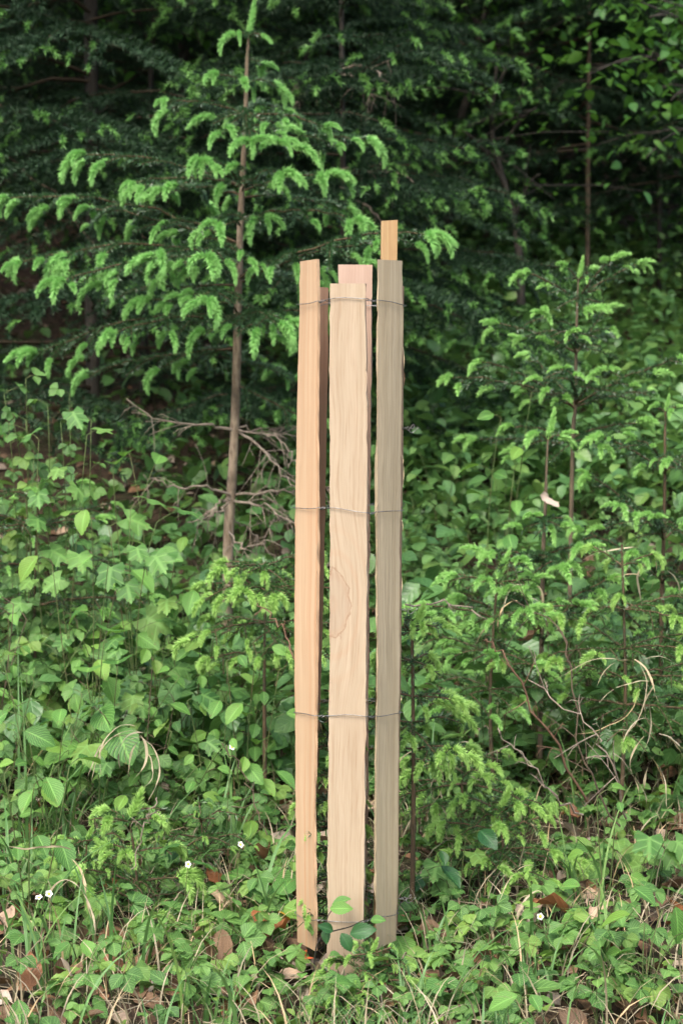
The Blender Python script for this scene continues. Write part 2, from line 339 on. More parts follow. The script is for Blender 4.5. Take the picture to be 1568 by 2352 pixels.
# ------------------------------------------------------------------ the slatted tree guard
F4 = 4096/2352.
def Q(x, y, d): return P(x/F4, y/F4, d)            # the same with full-size photograph pixels
def slat(name, lx, rx, yt, yb, dl, dr, mat, seed, parent, label=None, thick=.0045, wavy=.0003, twist=0.0, chip=0):
    """lx / rx: list of (y, x) of the left / right edge in the photograph; yt, yb: (left, right) ends; dl, dr: depth of the edges"""
    rng = R(seed); n = 64
    def edge(lst, d, y0, y1):
        ys = np.linspace(y0, y1, n); l = np.array(lst, float)
        xs = np.interp(ys, l[:, 0], l[:, 1])
        return np.array([Q(x, y, d) for x, y in zip(xs, ys)])
    E0 = edge(lx, dl, yt[0], yb[0]); E1 = edge(rx, dr, yt[1], yb[1])
    ac = norm((E1-E0).mean(0)); ac = ac*A(1, 1, 0); ac = norm(ac); nrm = norm(np.cross(ac, UP)); 
    if nrm[1] > 0: nrm = -nrm                        # towards the camera
    t = np.linspace(0, 1, n)
    def wob(a):
        w = np.zeros(n)
        for f, am in ((2.3, .5), (5.1, .6), (11, .45), (23, .4), (41, .28)): w += am*np.sin(2*math.pi*(f*t+rng.random()))
        return a*w/1.2
    o0, o1 = wob(wavy), wob(wavy); bow = .0012*np.sin(2*math.pi*(t*.8+rng.random()))+.0005*np.sin(2*math.pi*(t*3.1+rng.random()))
    for _ in range(chip):
        k = rng.integers(4, n-3); (o0 if rng.random() < .5 else o1)[k] += rng.normal()*.001
    C = 5; V = []; U = []
    W = np.linalg.norm((E1-E0)[:, :2], axis=1)
    for side in (0, 1):                              # 0 front, 1 back
        for i in range(n):
            for c in range(C):
                f = c/(C-1)
                p = E0[i]*(1-f)+E1[i]*f+ac*((1-f)*o0[i]+f*o1[i])+nrm*(bow[i]+.0012*math.sin(f*3.1+3*t[i]))
                rough = rng.normal()*.0006 if c in (0, C-1) else 0
                if side: p = p-nrm*(thick*(.8+.25*math.sin(i*.21+seed)+.2*f))+ac*rng.normal()*.0008*(c in (0, C-1))
                p = p+ac*rough
                V.append(p); U.append((f*W[i]+(.21 if side else 0), p[2]))
    V = np.array(V); idx = lambda s, i, c: s*n*C+i*C+c
    F = []
    for i in range(n-1):
        for c in range(C-1):
            a, b, cc, d = idx(0, i, c), idx(0, i, c+1), idx(0, i+1, c+1), idx(0, i+1, c); F += [(a, cc, b), (a, d, cc)]
            a, b, cc, d = idx(1, i, c), idx(1, i, c+1), idx(1, i+1, c+1), idx(1, i+1, c); F += [(a, b, cc), (a, cc, d)]
    e = len(V); V2 = [V]; U2 = [np.array(U)]; F2 = [np.array(F)]
    # side faces get their own vertices (crisp arris)
    def strip(ia, ib, du):
        nonlocal e
        va, vb = V[ia], V[ib]; m = len(ia)
        V2.append(np.vstack([va, vb])); U2.append(np.vstack([np.stack([np.full(m, du), va[:, 2]], 1), np.stack([np.full(m, du+.006), vb[:, 2]], 1)]))
        k = np.arange(m-1); F2.append(np.concatenate([np.stack([e+k, e+k+1, e+m+k+1], 1), np.stack([e+k, e+m+k+1, e+m+k], 1)])); e += 2*m
    ii = np.arange(n)
    strip(idx(0, ii, 0), idx(1, ii, 0), .31); strip(idx(0, ii, C-1), idx(1, ii, C-1), .33)
    cc = np.arange(C); strip(idx(0, 0, cc), idx(1, 0, cc), .35); strip(idx(0, n-1, cc), idx(1, n-1, cc), .37)
    g = Geo(); g.add(np.vstack(V2), np.vstack(F2), np.vstack(U2))
    # splinters standing off the split edges
    for _ in range(chip):
        i = int(rng.integers(6, n-6)); s = int(rng.random() < .6); p = (E1 if s else E0)[i]+ac*((o1 if s else o0)[i])
        dz = -1 if rng.random() < .5 else 1; L = .012+.03*rng.random()
        q = p+A(0, 0, dz*L)+ac*(.003*(1 if s else -1)); q2 = (p+q)/2+ac*.001
        g.add(np.array([p-ac*.0012, p+ac*.0012, q2+nrm*.002, q]), [(0, 1, 2), (1, 3, 2)], np.array([[.1, p[2]]]*4))
    o = g.obj(name, mat, parent, smooth=False)
    o.matrix_basis = Matrix.Translation(-parent.location) if parent else Matrix()
    if label: o['label'] = label
    return E0, E1, nrm

gx = (1398-1365.5)/F4/FPX*3.2
guard = thing('tree_guard', (gx, 3.2, float(H(gx, 3.2))), 'tall tree guard of split wooden slats joined by four rows of wire', 'tree guard')
wm_left = wood_mat('peach_wood', (.405, .275, .165, 1), (.46, .335, .213, 1), (.335, .20, .108, 1), streak=(.385, .21, .108, 1), pore_amt=.25, split=.18)
burl_v = P(770, 1390, 3.12)[2]
wm_mid = wood_mat('tan_wood', (.325, .255, .172, 1), (.375, .30, .21, 1), (.24, .16, .095, 1), pore_amt=.5, burl=(.006, burl_v, .029, .057), split=.3)
wm_rear = wood_mat('pink_wood', (.35, .245, .185, 1), (.39, .28, .215, 1), (.29, .185, .13, 1), pore_amt=.25)
wm_right = wood_mat('grey_brown_wood', (.385, .31, .195, 1), (.455, .375, .25, 1), (.215, .165, .10, 1), streak=(.32, .25, .148, 1), pore_amt=.42, split=.6)
wm_dark = wood_mat('brown_wood', (.37, .22, .135, 1), (.44, .275, .175, 1), (.26, .14, .08, 1), pore_amt=.4)
wm_stake = wood_mat('golden_wood', (.30, .195, .090, 1), (.35, .24, .12, 1), (.21, .12, .05, 1), streak=(.235, .13, .055, 1), pore_amt=.4)
S = []
S.append(slat('slat', [(1040, 1197), (1450, 1192), (2041, 1183), (2732, 1183), (3400, 1186), (3805, 1188)], [(1030, 1264), (1450, 1266), (2041, 1268), (2732, 1263), (3400, 1257), (3830, 1258)],
    (1046, 1036), (3768, 3806), 3.195, 3.138, wm_left, 1, guard, 'peach coloured slat with orange grain', chip=3))
S.append(slat('slat', [(1130, 1319), (1450, 1317), (2041, 1319), (2732, 1318), (3400, 1311), (3920, 1308)], [(1130, 1460), (1450, 1463), (2041, 1467), (2732, 1462), (3400, 1457), (3920, 1452)],
    (1134, 1134), (3900, 3908), 3.131, 3.113, wm_mid, 2, guard, 'wide tan slat with a pale burl stain', chip=4, thick=.006))
S.append(slat('slat', [(1030, 1511), (1200, 1512), (1450, 1509), (2041, 1508), (2732, 1508), (3400, 1500), (3800, 1503)], [(1030, 1606), (1250, 1612), (1330, 1613), (1450, 1608), (2041, 1605), (2732, 1600), (3400, 1591), (3800, 1581)],
    (1038, 1043), (3800, 3762), 3.140, 3.188, wm_right, 3, guard, 'grey brown weathered slat with rough split edges', chip=10, wavy=.0006))
S.append(slat('slat', [(1100, 1598), (2000, 1594), (3800, 1580)], [(1100, 1617), (1450, 1614), (2000, 1609), (3000, 1600), (3800, 1592)],
    (1140, 1146), (3745, 3720), 3.205, 3.262, wm_dark, 4, guard, None, chip=4))
S.append(slat('slat', [(1000, 1353), (1100, 1354), (2000, 1352), (3800, 1345)], [(1040, 1490), (1250, 1486), (1450, 1484), (2000, 1478), (2700, 1474), (3800, 1466)],
    (1058, 1059), (3760, 3760), 3.292, 3.285, wm_rear, 5, guard, 'pale pink slat at the back', chip=2))
S.append(slat('slat', [(1100, 1228), (3800, 1215)], [(1100, 1314), (1450, 1309), (2041, 1301), (2732, 1288), (3300, 1272), (3800, 1262)],
    (1143, 1151), (3750, 3745), 3.225, 3.282, wm_dark, 6, guard, 'brown slat with its shaded inner face showing', chip=2))
# wire rows: an outer and an inner strand, twisted round each other in the gaps
def wire_row(yc, bend, seed, parent):
    rng = R(seed); zc = Q(1390, yc, 3.12)[2]
    outer, inner = [], []
    for E0, E1, nrm in S:
        k = int(np.argmin(np.abs(E0[:, 2]-zc))); k2 = int(np.argmin(np.abs(E1[:, 2]-zc)))
        a, b = E0[k].copy(), E1[k2].copy(); a[2] = b[2] = 0
        c = A(gx, 3.2, 0); nn = nrm if (((a+b)/2-c).dot(nrm) > 0) else -nrm
        front = nn is nrm or np.allclose(nn, nrm)
        fo = .0045 if front else .0125; fi = .0125 if front else .0045
        ang = math.atan2((a+b)[1]/2-c[1], (a+b)[0]/2-c[0])
        ccw = np.cross(a-c, b-c)[2] > 0
        p, q = (a, b) if ccw else (b, a)
        t = norm(q-p)
        outer.append((ang, p-t*.0025, q+t*.0025, nn, fo)); inner.append((ang, p-t*.0025, q+t*.0025, nn, fi))
    outer.sort(key=lambda e: e[0]); inner.sort(key=lambda e: e[0])
    def ring(seq, sg):
        pts = []; m = len(seq)
        for i in range(m):
            ang, p, q, nn, off = seq[i]; o = nn*off*sg
            for f in np.linspace(0, 1, 7): pts.append(p*(1-f)+q*f+o*(.75+.25*math.sin(math.pi*f)))
            p2 = seq[(i+1) % m][1]; o2 = seq[(i+1) % m][3]*seq[(i+1) % m][4]*sg
            nt = 14; gdir = p2-q; side = norm(np.cross(gdir, UP))
            tw = 2.5*math.pi*2*(1 if i % 2 else 1)
            for f in np.linspace(0, 1, nt)[1:-1]:
                ph = tw*f+(0 if sg > 0 else math.pi); w = min(1, f*6, (1-f)*6)
                base = q*(1-f)+p2*f+(o*(1-f)+o2*f)*(1-w)
                pts.append(base+w*.0013*(side*math.cos(ph)+UP*math.sin(ph)))
        pts.append(pts[0]); return np.array(pts)
    wob = [rng.random()*6.3 for _ in range(3)]
    g = Geo()
    for seq, sg in ((outer, 1), (inner, -1)):
        pts = ring(seq, sg)
        th = np.arctan2(pts[:, 1]-3.2, pts[:, 0]-gx)
        pts[:, 2] += zc+bend*np.sin(th*2+wob[0])*.004+.0015*np.sin(th*5+wob[1])+(-.0015 if sg < 0 else 0)
        tube(g, pts, .0007, 5, cap=False)
    o = g.obj('wire', G['wire'], parent); o.matrix_basis = Matrix.Translation(-parent.location)
for i, yc in enumerate((1202, 2043, 2870, 3690)): wire_row(yc, 1.0, 40+i, guard)
def wire_end(x, y, d, dx, seed):
    rng = R(seed); g = Geo(); p0 = Q(x, y, d); L = dx/F4/FPX*d
    t = np.linspace(0, 1, 40)
    for ph in (0, math.pi):
        pts = np.stack([p0[0]+L*t, np.full(40, p0[1])-.002*t, p0[2]+.004*t*np.sin(3*t+ph)], 1)
        curl = np.clip((t-.45)/.55, 0, 1)
        pts[:, 2] += .006*curl*np.sin(t*16+ph)+.0012*np.sin(t*30+ph); pts[:, 0] -= .010*curl*curl*np.cos(t*12+ph); pts[:, 1] += .0012*np.cos(t*30+ph)
        tube(g, pts, .0006, 5)
    o = g.obj('wire_end', G['wire'], guard); o.matrix_basis = Matrix.Translation(-guard.location)
wire_end(1608, 1714, 3.20, 46, 1); wire_end(1600, 2438, 3.20, 50, 2); wire_end(1592, 3594, 3.20, 52, 3)

def make_stake():
    rng = R(77); g = Geo(); n = 30
    zt = Q(1555, 886, 3.235)[2]; zb = float(H(.06, 3.23))-.1
    xl, xr = Q(1524, 1000, 3.225)[0], Q(1589, 1000, 3.225)[0]; w = xr-xl
    z = np.linspace(zt, zb, n); corners = [(-.5, -.35), (.5, -.5), (.42, .5), (-.5, .45)]
    x = (xl+xr)/2-(zt-z)*.010
    V = []; U = []; F = []
    for k in range(4):
        for j in (k, (k+1) % 4):
            cx, cyy = corners[j]
            ww = w*(1+.02*np.sin(z*9+j))
            V.append(np.stack([x+cx*ww, 3.235+cyy*.030+.0006*np.sin(z*33+j), z+.0015*np.sin(j*2.)*(z == zt)], 1)); U.append(np.stack([np.full(n, .05*k+(0 if j == k else w)), z], 1))
        b = k*2*n; i = np.arange(n-1); F.append(np.stack([b+i, b+i+1, b+n+i+1], 1)); F.append(np.stack([b+i, b+n+i+1, b+n+i], 1))
    b = 8*n; top = [V[2*k][0] for k in range(4)]; V.append(np.array(top)); U.append(np.array([[0, 0], [.03, 0], [.03, .03], [0, .03]])); F.append(np.array([(b, b+1, b+2), (b, b+2, b+3)]))
    o = g; o.add(np.vstack(V), np.vstack(F), np.vstack(U)); ob = o.obj('wooden_stake', wm_stake, None, False)
    tag(ob, 'golden brown square stake sticking up behind the grey slat', 'stake')
make_stake()

# ------------------------------------------------------------------ spruces
def shoot_mesh(name, droop, ln, n, rng, mat, nl=.0155, w=.0017, rise=25):
    t = np.linspace(0, 1, 9); a = np.radians(rise-(rise+droop)*t**.8)
    d = np.stack([np.cos(a), np.zeros(9)+.15*(rng.random()-.5), np.sin(a)], 1); path = np.vstack([[0, 0, 0], np.cumsum(d[1:]*ln/8, axis=0)])
    g = Geo(); tube(g, path, np.linspace(.0022, .0012, 9), 4, 0)
    needles(g, path, n/ln, nl, w, rng, 1, ang=44, up=.0, two=True, taper=.7)
    return g.mesh(name, [mat, mat])
def shoot_set(prefix, mat, ln=.066, n=430, dr=(50, 70, 85, 92, 60, 78), **k):
    return [shoot_mesh(prefix, dr, ln*(.85+.3*((i*7) % 5)/5), n, R(300+i), mat, **k) for i, dr in enumerate(dr)]
SH = {'main': shoot_set('shoot', G['shoot']), 'pale': shoot_set('shoot', G['shoot_pale'], .045, 280, nl=.0135, w=.0016), 'mid': shoot_set('shoot', G['shoot_mid'], .048, 300, dr=(15, 30, 55, 70, 40, 60), nl=.012, w=.0016, rise=40)}
def candle(mat, ln=.09): return shoot_mesh('shoot', -70, ln, 420, R(9), mat, nl=.016, rise=60)
CAND = {'main': candle(G['shoot']), 'pale': candle(G['shoot_pale'], .05), 'mid': candle(G['shoot_mid'], .07)}

def branch_geo(rng, P0, P1, bow=.06, twigs=1.0, shoot_p=.7, dens=900, nl=.014, w=.0019, bare=.12, two=True, r0=None, sag=.25, nmat=1, spread=.48, sub=True, tip=3, step=.045, shoots=True, thin=False):
    g = Geo(); sh = []
    Lc = np.linalg.norm(P1-P0); lat0 = norm(np.cross(P1-P0, UP))
    C = (P0+P1)/2+UP*bow*Lc+lat0*rng.normal()*.04*Lc
    path = bez(P0, C, P1, 12); path[1:-1] += rng.normal(size=(10, 3))*.006*Lc
    r0 = r0 or (.0016+.0042*Lc)
    tube(g, path, np.linspace(r0, .0016, 12), 5, 0)
    needles(g, path, dens, nl, w, rng, nmat, s0=bare, two=two)
    az0 = lambda t: math.atan2(t[1], t[0])
    s = max(bare, .12); side = 1 if rng.random() < .5 else -1
    while s < .97:
        p, t, _ = along(path, np.array([s])); p, t = p[0], t[0]
        lat = norm(np.cross(t, UP))*side
        tl = min((1-s)*Lc*spread+.035, .24)*(.65+.6*rng.random())*twigs
        if s < .3: tl *= .7
        d = norm(t*.75+lat*(.75+.2*rng.random())+UP*(-.12+.12*rng.normal()))
        q = np.linspace(0, 1, 5)[:, None]
        tp = p+d*tl*q-UP*sag*tl*q*q
        if not thin: tube(g, tp, np.linspace(.0017, .0011, 5), 3, 0)
        needles(g, tp, dens, nl, w, rng, nmat, two=two, s0=.03)
        e = norm(tp[-1]-tp[-2])
        if shoots and rng.random() < shoot_p:
            sh.append((tp[-1], az0(e)))
            if tl > .07 and rng.random() < .5: sh.append((tp[3], az0(e)+side*.9))
        if sub and tl > .10:
            for f in ((.4, .7) if tl > .15 else (.55,)):
                b = p+d*tl*f-UP*sag*tl*f*f; sd = 1 if rng.random() < .5 else -1
                d2 = norm(d*.7+norm(np.cross(d, UP))*sd*.75-UP*.1); l2 = tl*.4
                tp2 = b+d2*l2*q-UP*sag*l2*q*q
                if not thin: tube(g, tp2, .0011, 3, 0)
                needles(g, tp2, dens, nl, w, rng, nmat, two=two)
                if shoots and rng.random() < shoot_p: sh.append((tp2[-1], az0(d2)))
        s += step/Lc*(.7+.6*rng.random()); side = -side
    if shoots:
        e = norm(path[-1]-path[-2]); a = az0(e)
        for k in range(tip): sh.append((path[-1]-e*.004*k, a+(0, .8, -.8, .4)[k]+.2*rng.normal()))
    return g, sh
def put_shoots(br, base, sh, kind, rng, size=1.0, cap=None):
    if cap is not None and len(sh) > cap: sh = [sh[i] for i in sorted(rng.choice(len(sh), cap, replace=False))]
    for p, a in sh:
        link('shoot', SH[kind][rng.integers(6)], br, TRS(p-base, a+.25*rng.normal(), .15*rng.normal(), 0, size*(.62+.6*rng.random())))
def place_branch(root, base, g, sh, kind, rng, size, mats, cap=None):
    o = g.obj('branch', mats, root); o.matrix_basis = Matrix.Translation(Vector(-base))
    # vertices are in world coordinates: shoots are children of the branch and share its frame
    for p, a in (sh if cap is None or len(sh) <= cap else [sh[i] for i in sorted(rng.choice(len(sh), cap, replace=False))]):
        link('shoot', SH[kind][rng.integers(6)], o, TRS(p, a+.25*rng.normal(), .18*rng.normal(), 0, size*(.62+.62*rng.random())))
    return o
def dead_branch(root, base, pts, rng, r0=.004, ntw=12, tw=.12, mat='twig_grey', name='dead_branch', droop=.5, hook=0):
    g = Geo(); path = polyline(pts, 16); path[1:-1] += rng.normal(size=(14, 3))*.0045
    tube(g, path, np.linspace(r0, .0012, 16), 5)
    for k in range(ntw):
        s = .2+.8*rng.random(); p, t, L = along(path, np.array([s])); p, t = p[0], t[0]
        d = norm(t*.7+norm(rng.normal(size=3))*.75-UP*droop*rng.random()); l = tw*(.4+.8*rng.random())*(1.15-s*.6)
        q = np.linspace(0, 1, 6)[:, None]; e = p+d*l*q-UP*droop*.5*l*q*q+rng.normal(size=3)*.1*l*q*q
        tube(g, e, np.linspace(.0014, .0007, 6), 3)
        for f in (.45, .7):
            if rng.random() < .6:
                b = e[int(f*5)]; d2 = norm(d+norm(rng.normal(size=3))*.9-UP*.2); tube(g, np.array([b, b+d2*l*.22, b+d2*l*.4-UP*.01]), [.001, .0008, .0006], 3)
    o = g.obj(name, G[mat], root)
    if root is not None: o.matrix_basis = Matrix.Translation(Vector(-base))
    return o
NM = [G['twig'], G['needle_old']]; NMID = [G['twig'], G['needle_mid']]

def main_spruce():
    rng = R(11); D = 4.9
    tr = [(571, 78), (570, 100), (567, 150), (564, 260), (556, 430), (549, 600), (545, 780), (540, 960), (533, 1100), (524, 1260), (520, 1420)]
    tp = np.array([P(x, y, D) for x, y in tr]); zb = float(H(tp[-1][0], D))
    tp[-1][2] = zb-.03
    base = A(tp[-1][0], D, zb)
    root = thing('spruce_tree', base, 'tall young spruce with bright drooping shoots left of the slatted guard', 'tree')
    path = polyline(tp, 60); g = Geo(); rad = np.interp(np.linspace(0, 1, 60), [0, .3, .5, 1], [.0028, .0062, .0105, .0148])
    rad = rad*(1+.05*rng.normal(size=60)); tube(g, path, rad, 9, 0)
    # bare older trunk is grey, the youngest stretch orange brown
    me_t = g.obj('trunk', [G['bark'], G['twig_orange']], root); me_t.matrix_basis = Matrix.Translation(Vector(-base))
    mi = np.zeros(len(me_t.data.polygons), np.int32); zz = np.array([p.center[2] for p in me_t.data.polygons]); mi[zz > P(0, 420, D)[2]] = 1
    me_t.data.polygons.foreach_set('material_index', mi)
    g2 = Geo(); needles(g2, path[:14], 500, .013, .0019, rng, 0, ang=45); o = g2.obj('needle', [G['needle_old']], root); o.matrix_basis = Matrix.Translation(Vector(-base))
    def T(y): return np.array([np.interp(y, [b for a, b in tr], [q[k] for q in tp]) for k in range(3)])
    # (trunk y, tip x, tip y, depth of the tip relative to the trunk, bow, shoot cap)
    B = [(84, 545, 78, -.02, .35, 2), (86, 598, 80, -.03, .35, 2), (140, 600, 150, .02, .25, 2), (190, 500, 172, -.05, .15, 3), (190, 625, 190, .04, .2, 3),
         (262, 378, 232, -.12, .10, 9), (268, 742, 292, -.10, .16, 10), (262, 600, 235, .25, .1, 5), (270, 575, 330, -.32, .25, 8), (300, 640, 330, -.25, .2, 6),
         (330, 848, 322, .10, .12, 10), (430, 188, 355, -.05, .12, 12), (425, 305, 420, -.20, .10, 9), (440, 760, 400, -.10, .12, 8), (428, 460, 372, -.30, .16, 7),
         (440, 650, 400, -.28, .16, 7), (450, 345, 430, .25, .08, 5), (455, 800, 480, .22, .1, 7), (500, 820, 505, -.12, .14, 10), (520, 500, 520, -.34, .2, 7),
         (560, 16, 455, -.10, .16, 14), (590, 42, 605, -.22, .14, 14), (570, 200, 480, .10, .1, 8), (600, 140, 648, -.30, .12, 12), (610, 360, 590, -.38, .14, 10),
         (600, 470, 590, -.42, .16, 8), (640, 985, 540, -.55, .10, 16), (650, 870, 560, -.30, .12, 9), (640, 700, 640, .25, .08, 6), (655, 240, 690, .25, .06, 6),
         (730, 78, 815, -.15, .16, 12), (745, 255, 770, -.35, .14, 11), (720, 480, 690, -.45, .18, 9), (740, 340, 690, -.10, .14, 8), (750, 640, 745, -.42, .16, 9),
         (735, 760, 720, -.1, .12, 9), (760, 590, 760, -.40, .16, 7), (800, 200, 860, .1, .06, 5), (830, 650, 850, .25, .02, 3), (800, 420, 820, .3, .04, 3), (880, 700, 960, -.1, -.02, 2)]
    for (yb, tx, ty, dd, bow, cap) in B:
        cap = max(2, round(cap*.85)); P0, P1 = T(yb), P(tx, ty, D+dd); L = np.linalg.norm(P1-P0)
        gg, sh = branch_geo(rng, P0, P1, bow, 0.8, .68, 1750, .0145, .0024, bare=.05 if yb < 300 else .12, tip=4 if L > .25 else 2, step=.06, sub=False)
        place_branch(root, base, gg, sh, 'main', rng, 1.15 if yb > 100 else .9, NM, cap)
    link('shoot', CAND['main'], root, Matrix.Translation(Vector(path[0]-base)) @ Matrix.Rotation(-.25, 4, 'Y') @ Matrix.Scale(1.05, 4))
    # bare dead branches low on the trunk
    for pts, r0, n, tw in [([(540, 988, 0), (470, 975, -.05), (370, 965, -.1), (290, 915, -.12)], .0048, 8, .16), ([(540, 985, 0), (620, 990, .02), (700, 985, .05)], .0036, 7, .12),
                           ([(542, 986, 0), (600, 1030, -.08), (640, 1080, -.12), (690, 1130, -.14)], .0046, 18, .14), ([(542, 985, 0), (620, 1000, -.1), (670, 1040, -.16), (700, 1100, -.2)], .003, 12, .10),
                           ([(532, 1140, 0), (460, 1120, -.08), (385, 1115, -.12), (330, 1090, -.15)], .0042, 9, .14), ([(533, 1138, 0), (620, 1130, -.05), (700, 1125, -.05), (770, 1125, 0)], .0042, 12, .13),
                           ([(533, 1150, 0), (600, 1160, -.1), (640, 1180, -.15), (690, 1210, -.18)], .004, 14, .12), ([(530, 1160, 0), (470, 1190, -.12), (430, 1200, -.15)], .0036, 8, .10),
                           ([(533, 1145, 0), (500, 1160, -.12), (460, 1200, -.2)], .003, 7, .1), ([(527, 1215, 0), (560, 1260, -.1), (600, 1250, -.16), (610, 1240, -.2)], .003, 7, .09), ([(528, 1190, 0), (580, 1220, .05), (630, 1290, .05)], .003, 8, .1)]:
        dead_branch(root, base, [P(x, y, D+dd) for x, y, dd in pts], rng, r0, n, tw)
main_spruce()

def young_spruce(name, px, ytop, ybase, D, whorls, label, seed, kind='mid', size=1.0, dens=900, mats=None, lead=True, group=None, lean=0, cat='tree', r=(.0022, .0055), nl=.013, w=.002, shoot_p=.75, cap=300, bare_top=True):
    """whorls: (y on the trunk in the photograph, branch length in m, rise, number)"""
    rng = R(seed); top = P(px, ytop, D); bz = float(H(P(px+lean, ybase, D)[0], D))
    base = A(P(px+lean, ybase, D)[0], D, bz); mats = mats or NM
    root = thing(name, base, label, cat, group)
    bot = base-UP*.03; path = polyline([top, top*.5+bot*.5+rng.normal(size=3)*A(.008, .008, 0), bot], 24)
    g = Geo(); tube(g, path, np.linspace(r[0], r[1], 24), 7)
    if bare_top: needles(g, path[:12], 420, nl, w, rng, 1, ang=40)
    o = g.obj('trunk', [G['twig'], mats[1]], root); o.matrix_basis = Matrix.Translation(Vector(-base))
    left = cap
    for (yy, L, rise, n) in whorls:
        z = P(px, yy, D)[2]; f = np.clip((top[2]-z)/(top[2]-bot[2]), 0, 1); p0, _, _ = along(path, np.array([f])); p0 = p0[0]
        a0 = rng.random()*6.28
        for k in range(n):
            a = a0+k*6.283/n+.3*rng.normal(); l = L*(.75+.45*rng.random()); ri = rise+.12*rng.normal()
            P1 = p0+A(math.cos(a)*l, math.sin(a)*l, ri*l)
            gg, sh = branch_geo(rng, p0, P1, .07, 1.0, shoot_p, dens, nl, w, bare=.08, tip=3 if l > .1 else 2, step=.04)
            c = max(0, min(len(sh), left)); left -= c
            place_branch(root, base, gg, sh, kind, rng, size, mats, c)
    if lead: link('shoot', CAND[kind], root, Matrix.Translation(Vector(top-base)) @ Matrix.Scale(size, 4))
    return root
def px_spruce(trunk, D, B, label, seed, kind='mid', size=1.0, r=(.0022, .0062), cand=1.0, shoot_p=.5, dens=1100, bark='twig_orange', bare=.1):
    rng = R(seed); tp = np.array([P(x, y, D) for x, y in trunk]); base = A(tp[-1][0], D, float(H(tp[-1][0], D))); tp[-1][2] = base[2]-.03
    root = thing('spruce_tree', base, label, 'tree'); path = polyline(tp, 36); g = Geo(); tube(g, path, np.linspace(r[0], r[1], 36)*(1+.05*rng.normal(size=36)), 7); needles(g, path[:16], 330, .012, .002, rng, 1, ang=40)
    o = g.obj('trunk', [G[bark], G['needle_old']], root); o.matrix_basis = Matrix.Translation(Vector(-base))
    for (yb, tx, ty, dd, bow, cap) in B:
        cap = max(2, round(cap*.75)); P0 = np.array([np.interp(yb, [q[1] for q in trunk], tp[:, k]) for k in range(3)]); P1 = P(tx, ty, D+dd); L = np.linalg.norm(P1-P0)
        gg, sh = branch_geo(rng, P0, P1, bow, 0.8, shoot_p, dens*1.4, .0135, .0023, bare=bare, tip=4 if L > .15 else 2, step=.055, sub=False)
        place_branch(root, base, gg, sh, kind, rng, size, NM, cap)
    if cand: link('shoot', CAND[kind], root, Matrix.Translation(Vector(path[0]-base)) @ Matrix.Rotation(-.2, 4, 'Y') @ Matrix.Scale(cand, 4))
px_spruce([(1327, 640), (1325, 690), (1322, 810), (1320, 940), (1314, 1040), (1305, 1250)], 4.6,
    [(645, 1300, 612, -.02, .1, 3), (645, 1352, 618, .02, .1, 3), (690, 1208, 625, -.05, .10, 7), (690, 1468, 606, -.03, .12, 7), (690, 1400, 600, -.12, .1, 5), (690, 1268, 660, .12, .1, 4), (692, 1340, 720, -.22, .2, 6), (810, 1135, 742, -.02, .12, 9), (808, 1240, 720, -.20, .2, 7), (815, 1385, 715, .05, .1, 5), (812, 1310, 765, -.24, .2, 6), (810, 1410, 770, .2, .1, 5),
     (935, 1030, 868, -.02, .15, 10), (940, 1105, 832, -.16, .15, 8), (930, 1562, 822, -.05, .10, 10), (930, 1400, 850, -.28, .2, 8), (930, 1215, 815, .18, .1, 5), (928, 1290, 850, -.30, .2, 7), (935, 1500, 900, .1, .1, 6), (1010, 1170, 980, -.1, .1, 7), (1005, 1470, 970, -.1, .1, 7), (1020, 1090, 1010, .1, .05, 7), (1015, 1380, 1030, -.3, .1, 6)],
    'young spruce with curled pale shoots, highest of the saplings right of the guard', 21, cand=.75)
px_spruce([(1257, 1010), (1254, 1090), (1250, 1200), (1245, 1330), (1240, 1500)], 4.15,
    [(1012, 1232, 998, -.01, .3, 2), (1012, 1285, 1000, -.01, .3, 2), (1195, 1222, 1185, -.03, .1, 3), (1195, 1292, 1190, -.03, .1, 3), (1205, 1250, 1215, -.12, .2, 3), (1290, 1125, 1275, -.10, .15, 8), (1290, 1190, 1290, -.22, .15, 7), (1285, 1345, 1262, -.14, .15, 8), (1300, 1285, 1310, -.26, .15, 6), (1370, 1060, 1375, -.05, .12, 9), (1370, 1160, 1360, -.2, .15, 8), (1360, 1400, 1330, -.05, .1, 7), (1380, 1330, 1390, -.22, .1, 6), (1420, 1100, 1440, .05, .1, 6)],
    'slender spruce sapling with a three pronged bright leader right of the guard', 22, size=1.1, cand=.95)
px_spruce([(1527, 945), (1526, 1000), (1526, 1090), (1523, 1240), (1520, 1340), (1515, 1500)], 4.35,
    [(948, 1505, 935, -.01, .2, 2), (948, 1552, 935, -.01, .2, 2), (1085, 1375, 1000, -.05, .1, 7), (1085, 1460, 1010, -.2, .15, 6), (1085, 1625, 1010, 0, .1, 6), (1090, 1540, 1060, -.26, .2, 5), (1240, 1350, 1090, -.05, .12, 9), (1235, 1420, 1160, -.22, .15, 8), (1240, 1660, 1150, 0, .1, 8), (1240, 1500, 1190, -.3, .15, 7), (1335, 1330, 1215, .1, .1, 8), (1340, 1450, 1270, -.25, .15, 7), (1340, 1600, 1255, -.2, .1, 9), (1400, 1380, 1370, -.1, .1, 6), (1410, 1560, 1360, -.28, .12, 7)],
    'spruce sapling standing at the right edge of the picture', 23, cand=.55, bark='twig')
young_spruce('spruce_tree', 1427, 1250, 1660, 3.95, [(1300, .06, .4, 2), (1400, .16, .2, 5), (1490, .20, .1, 5), (1560, .24, .0, 5), (1620, .26, -.05, 5)], 'small spruce with a bare orange tip among the saplings on the right', 24, 'pale', .9, lead=False, mats=NMID, shoot_p=.35, lean=-4)
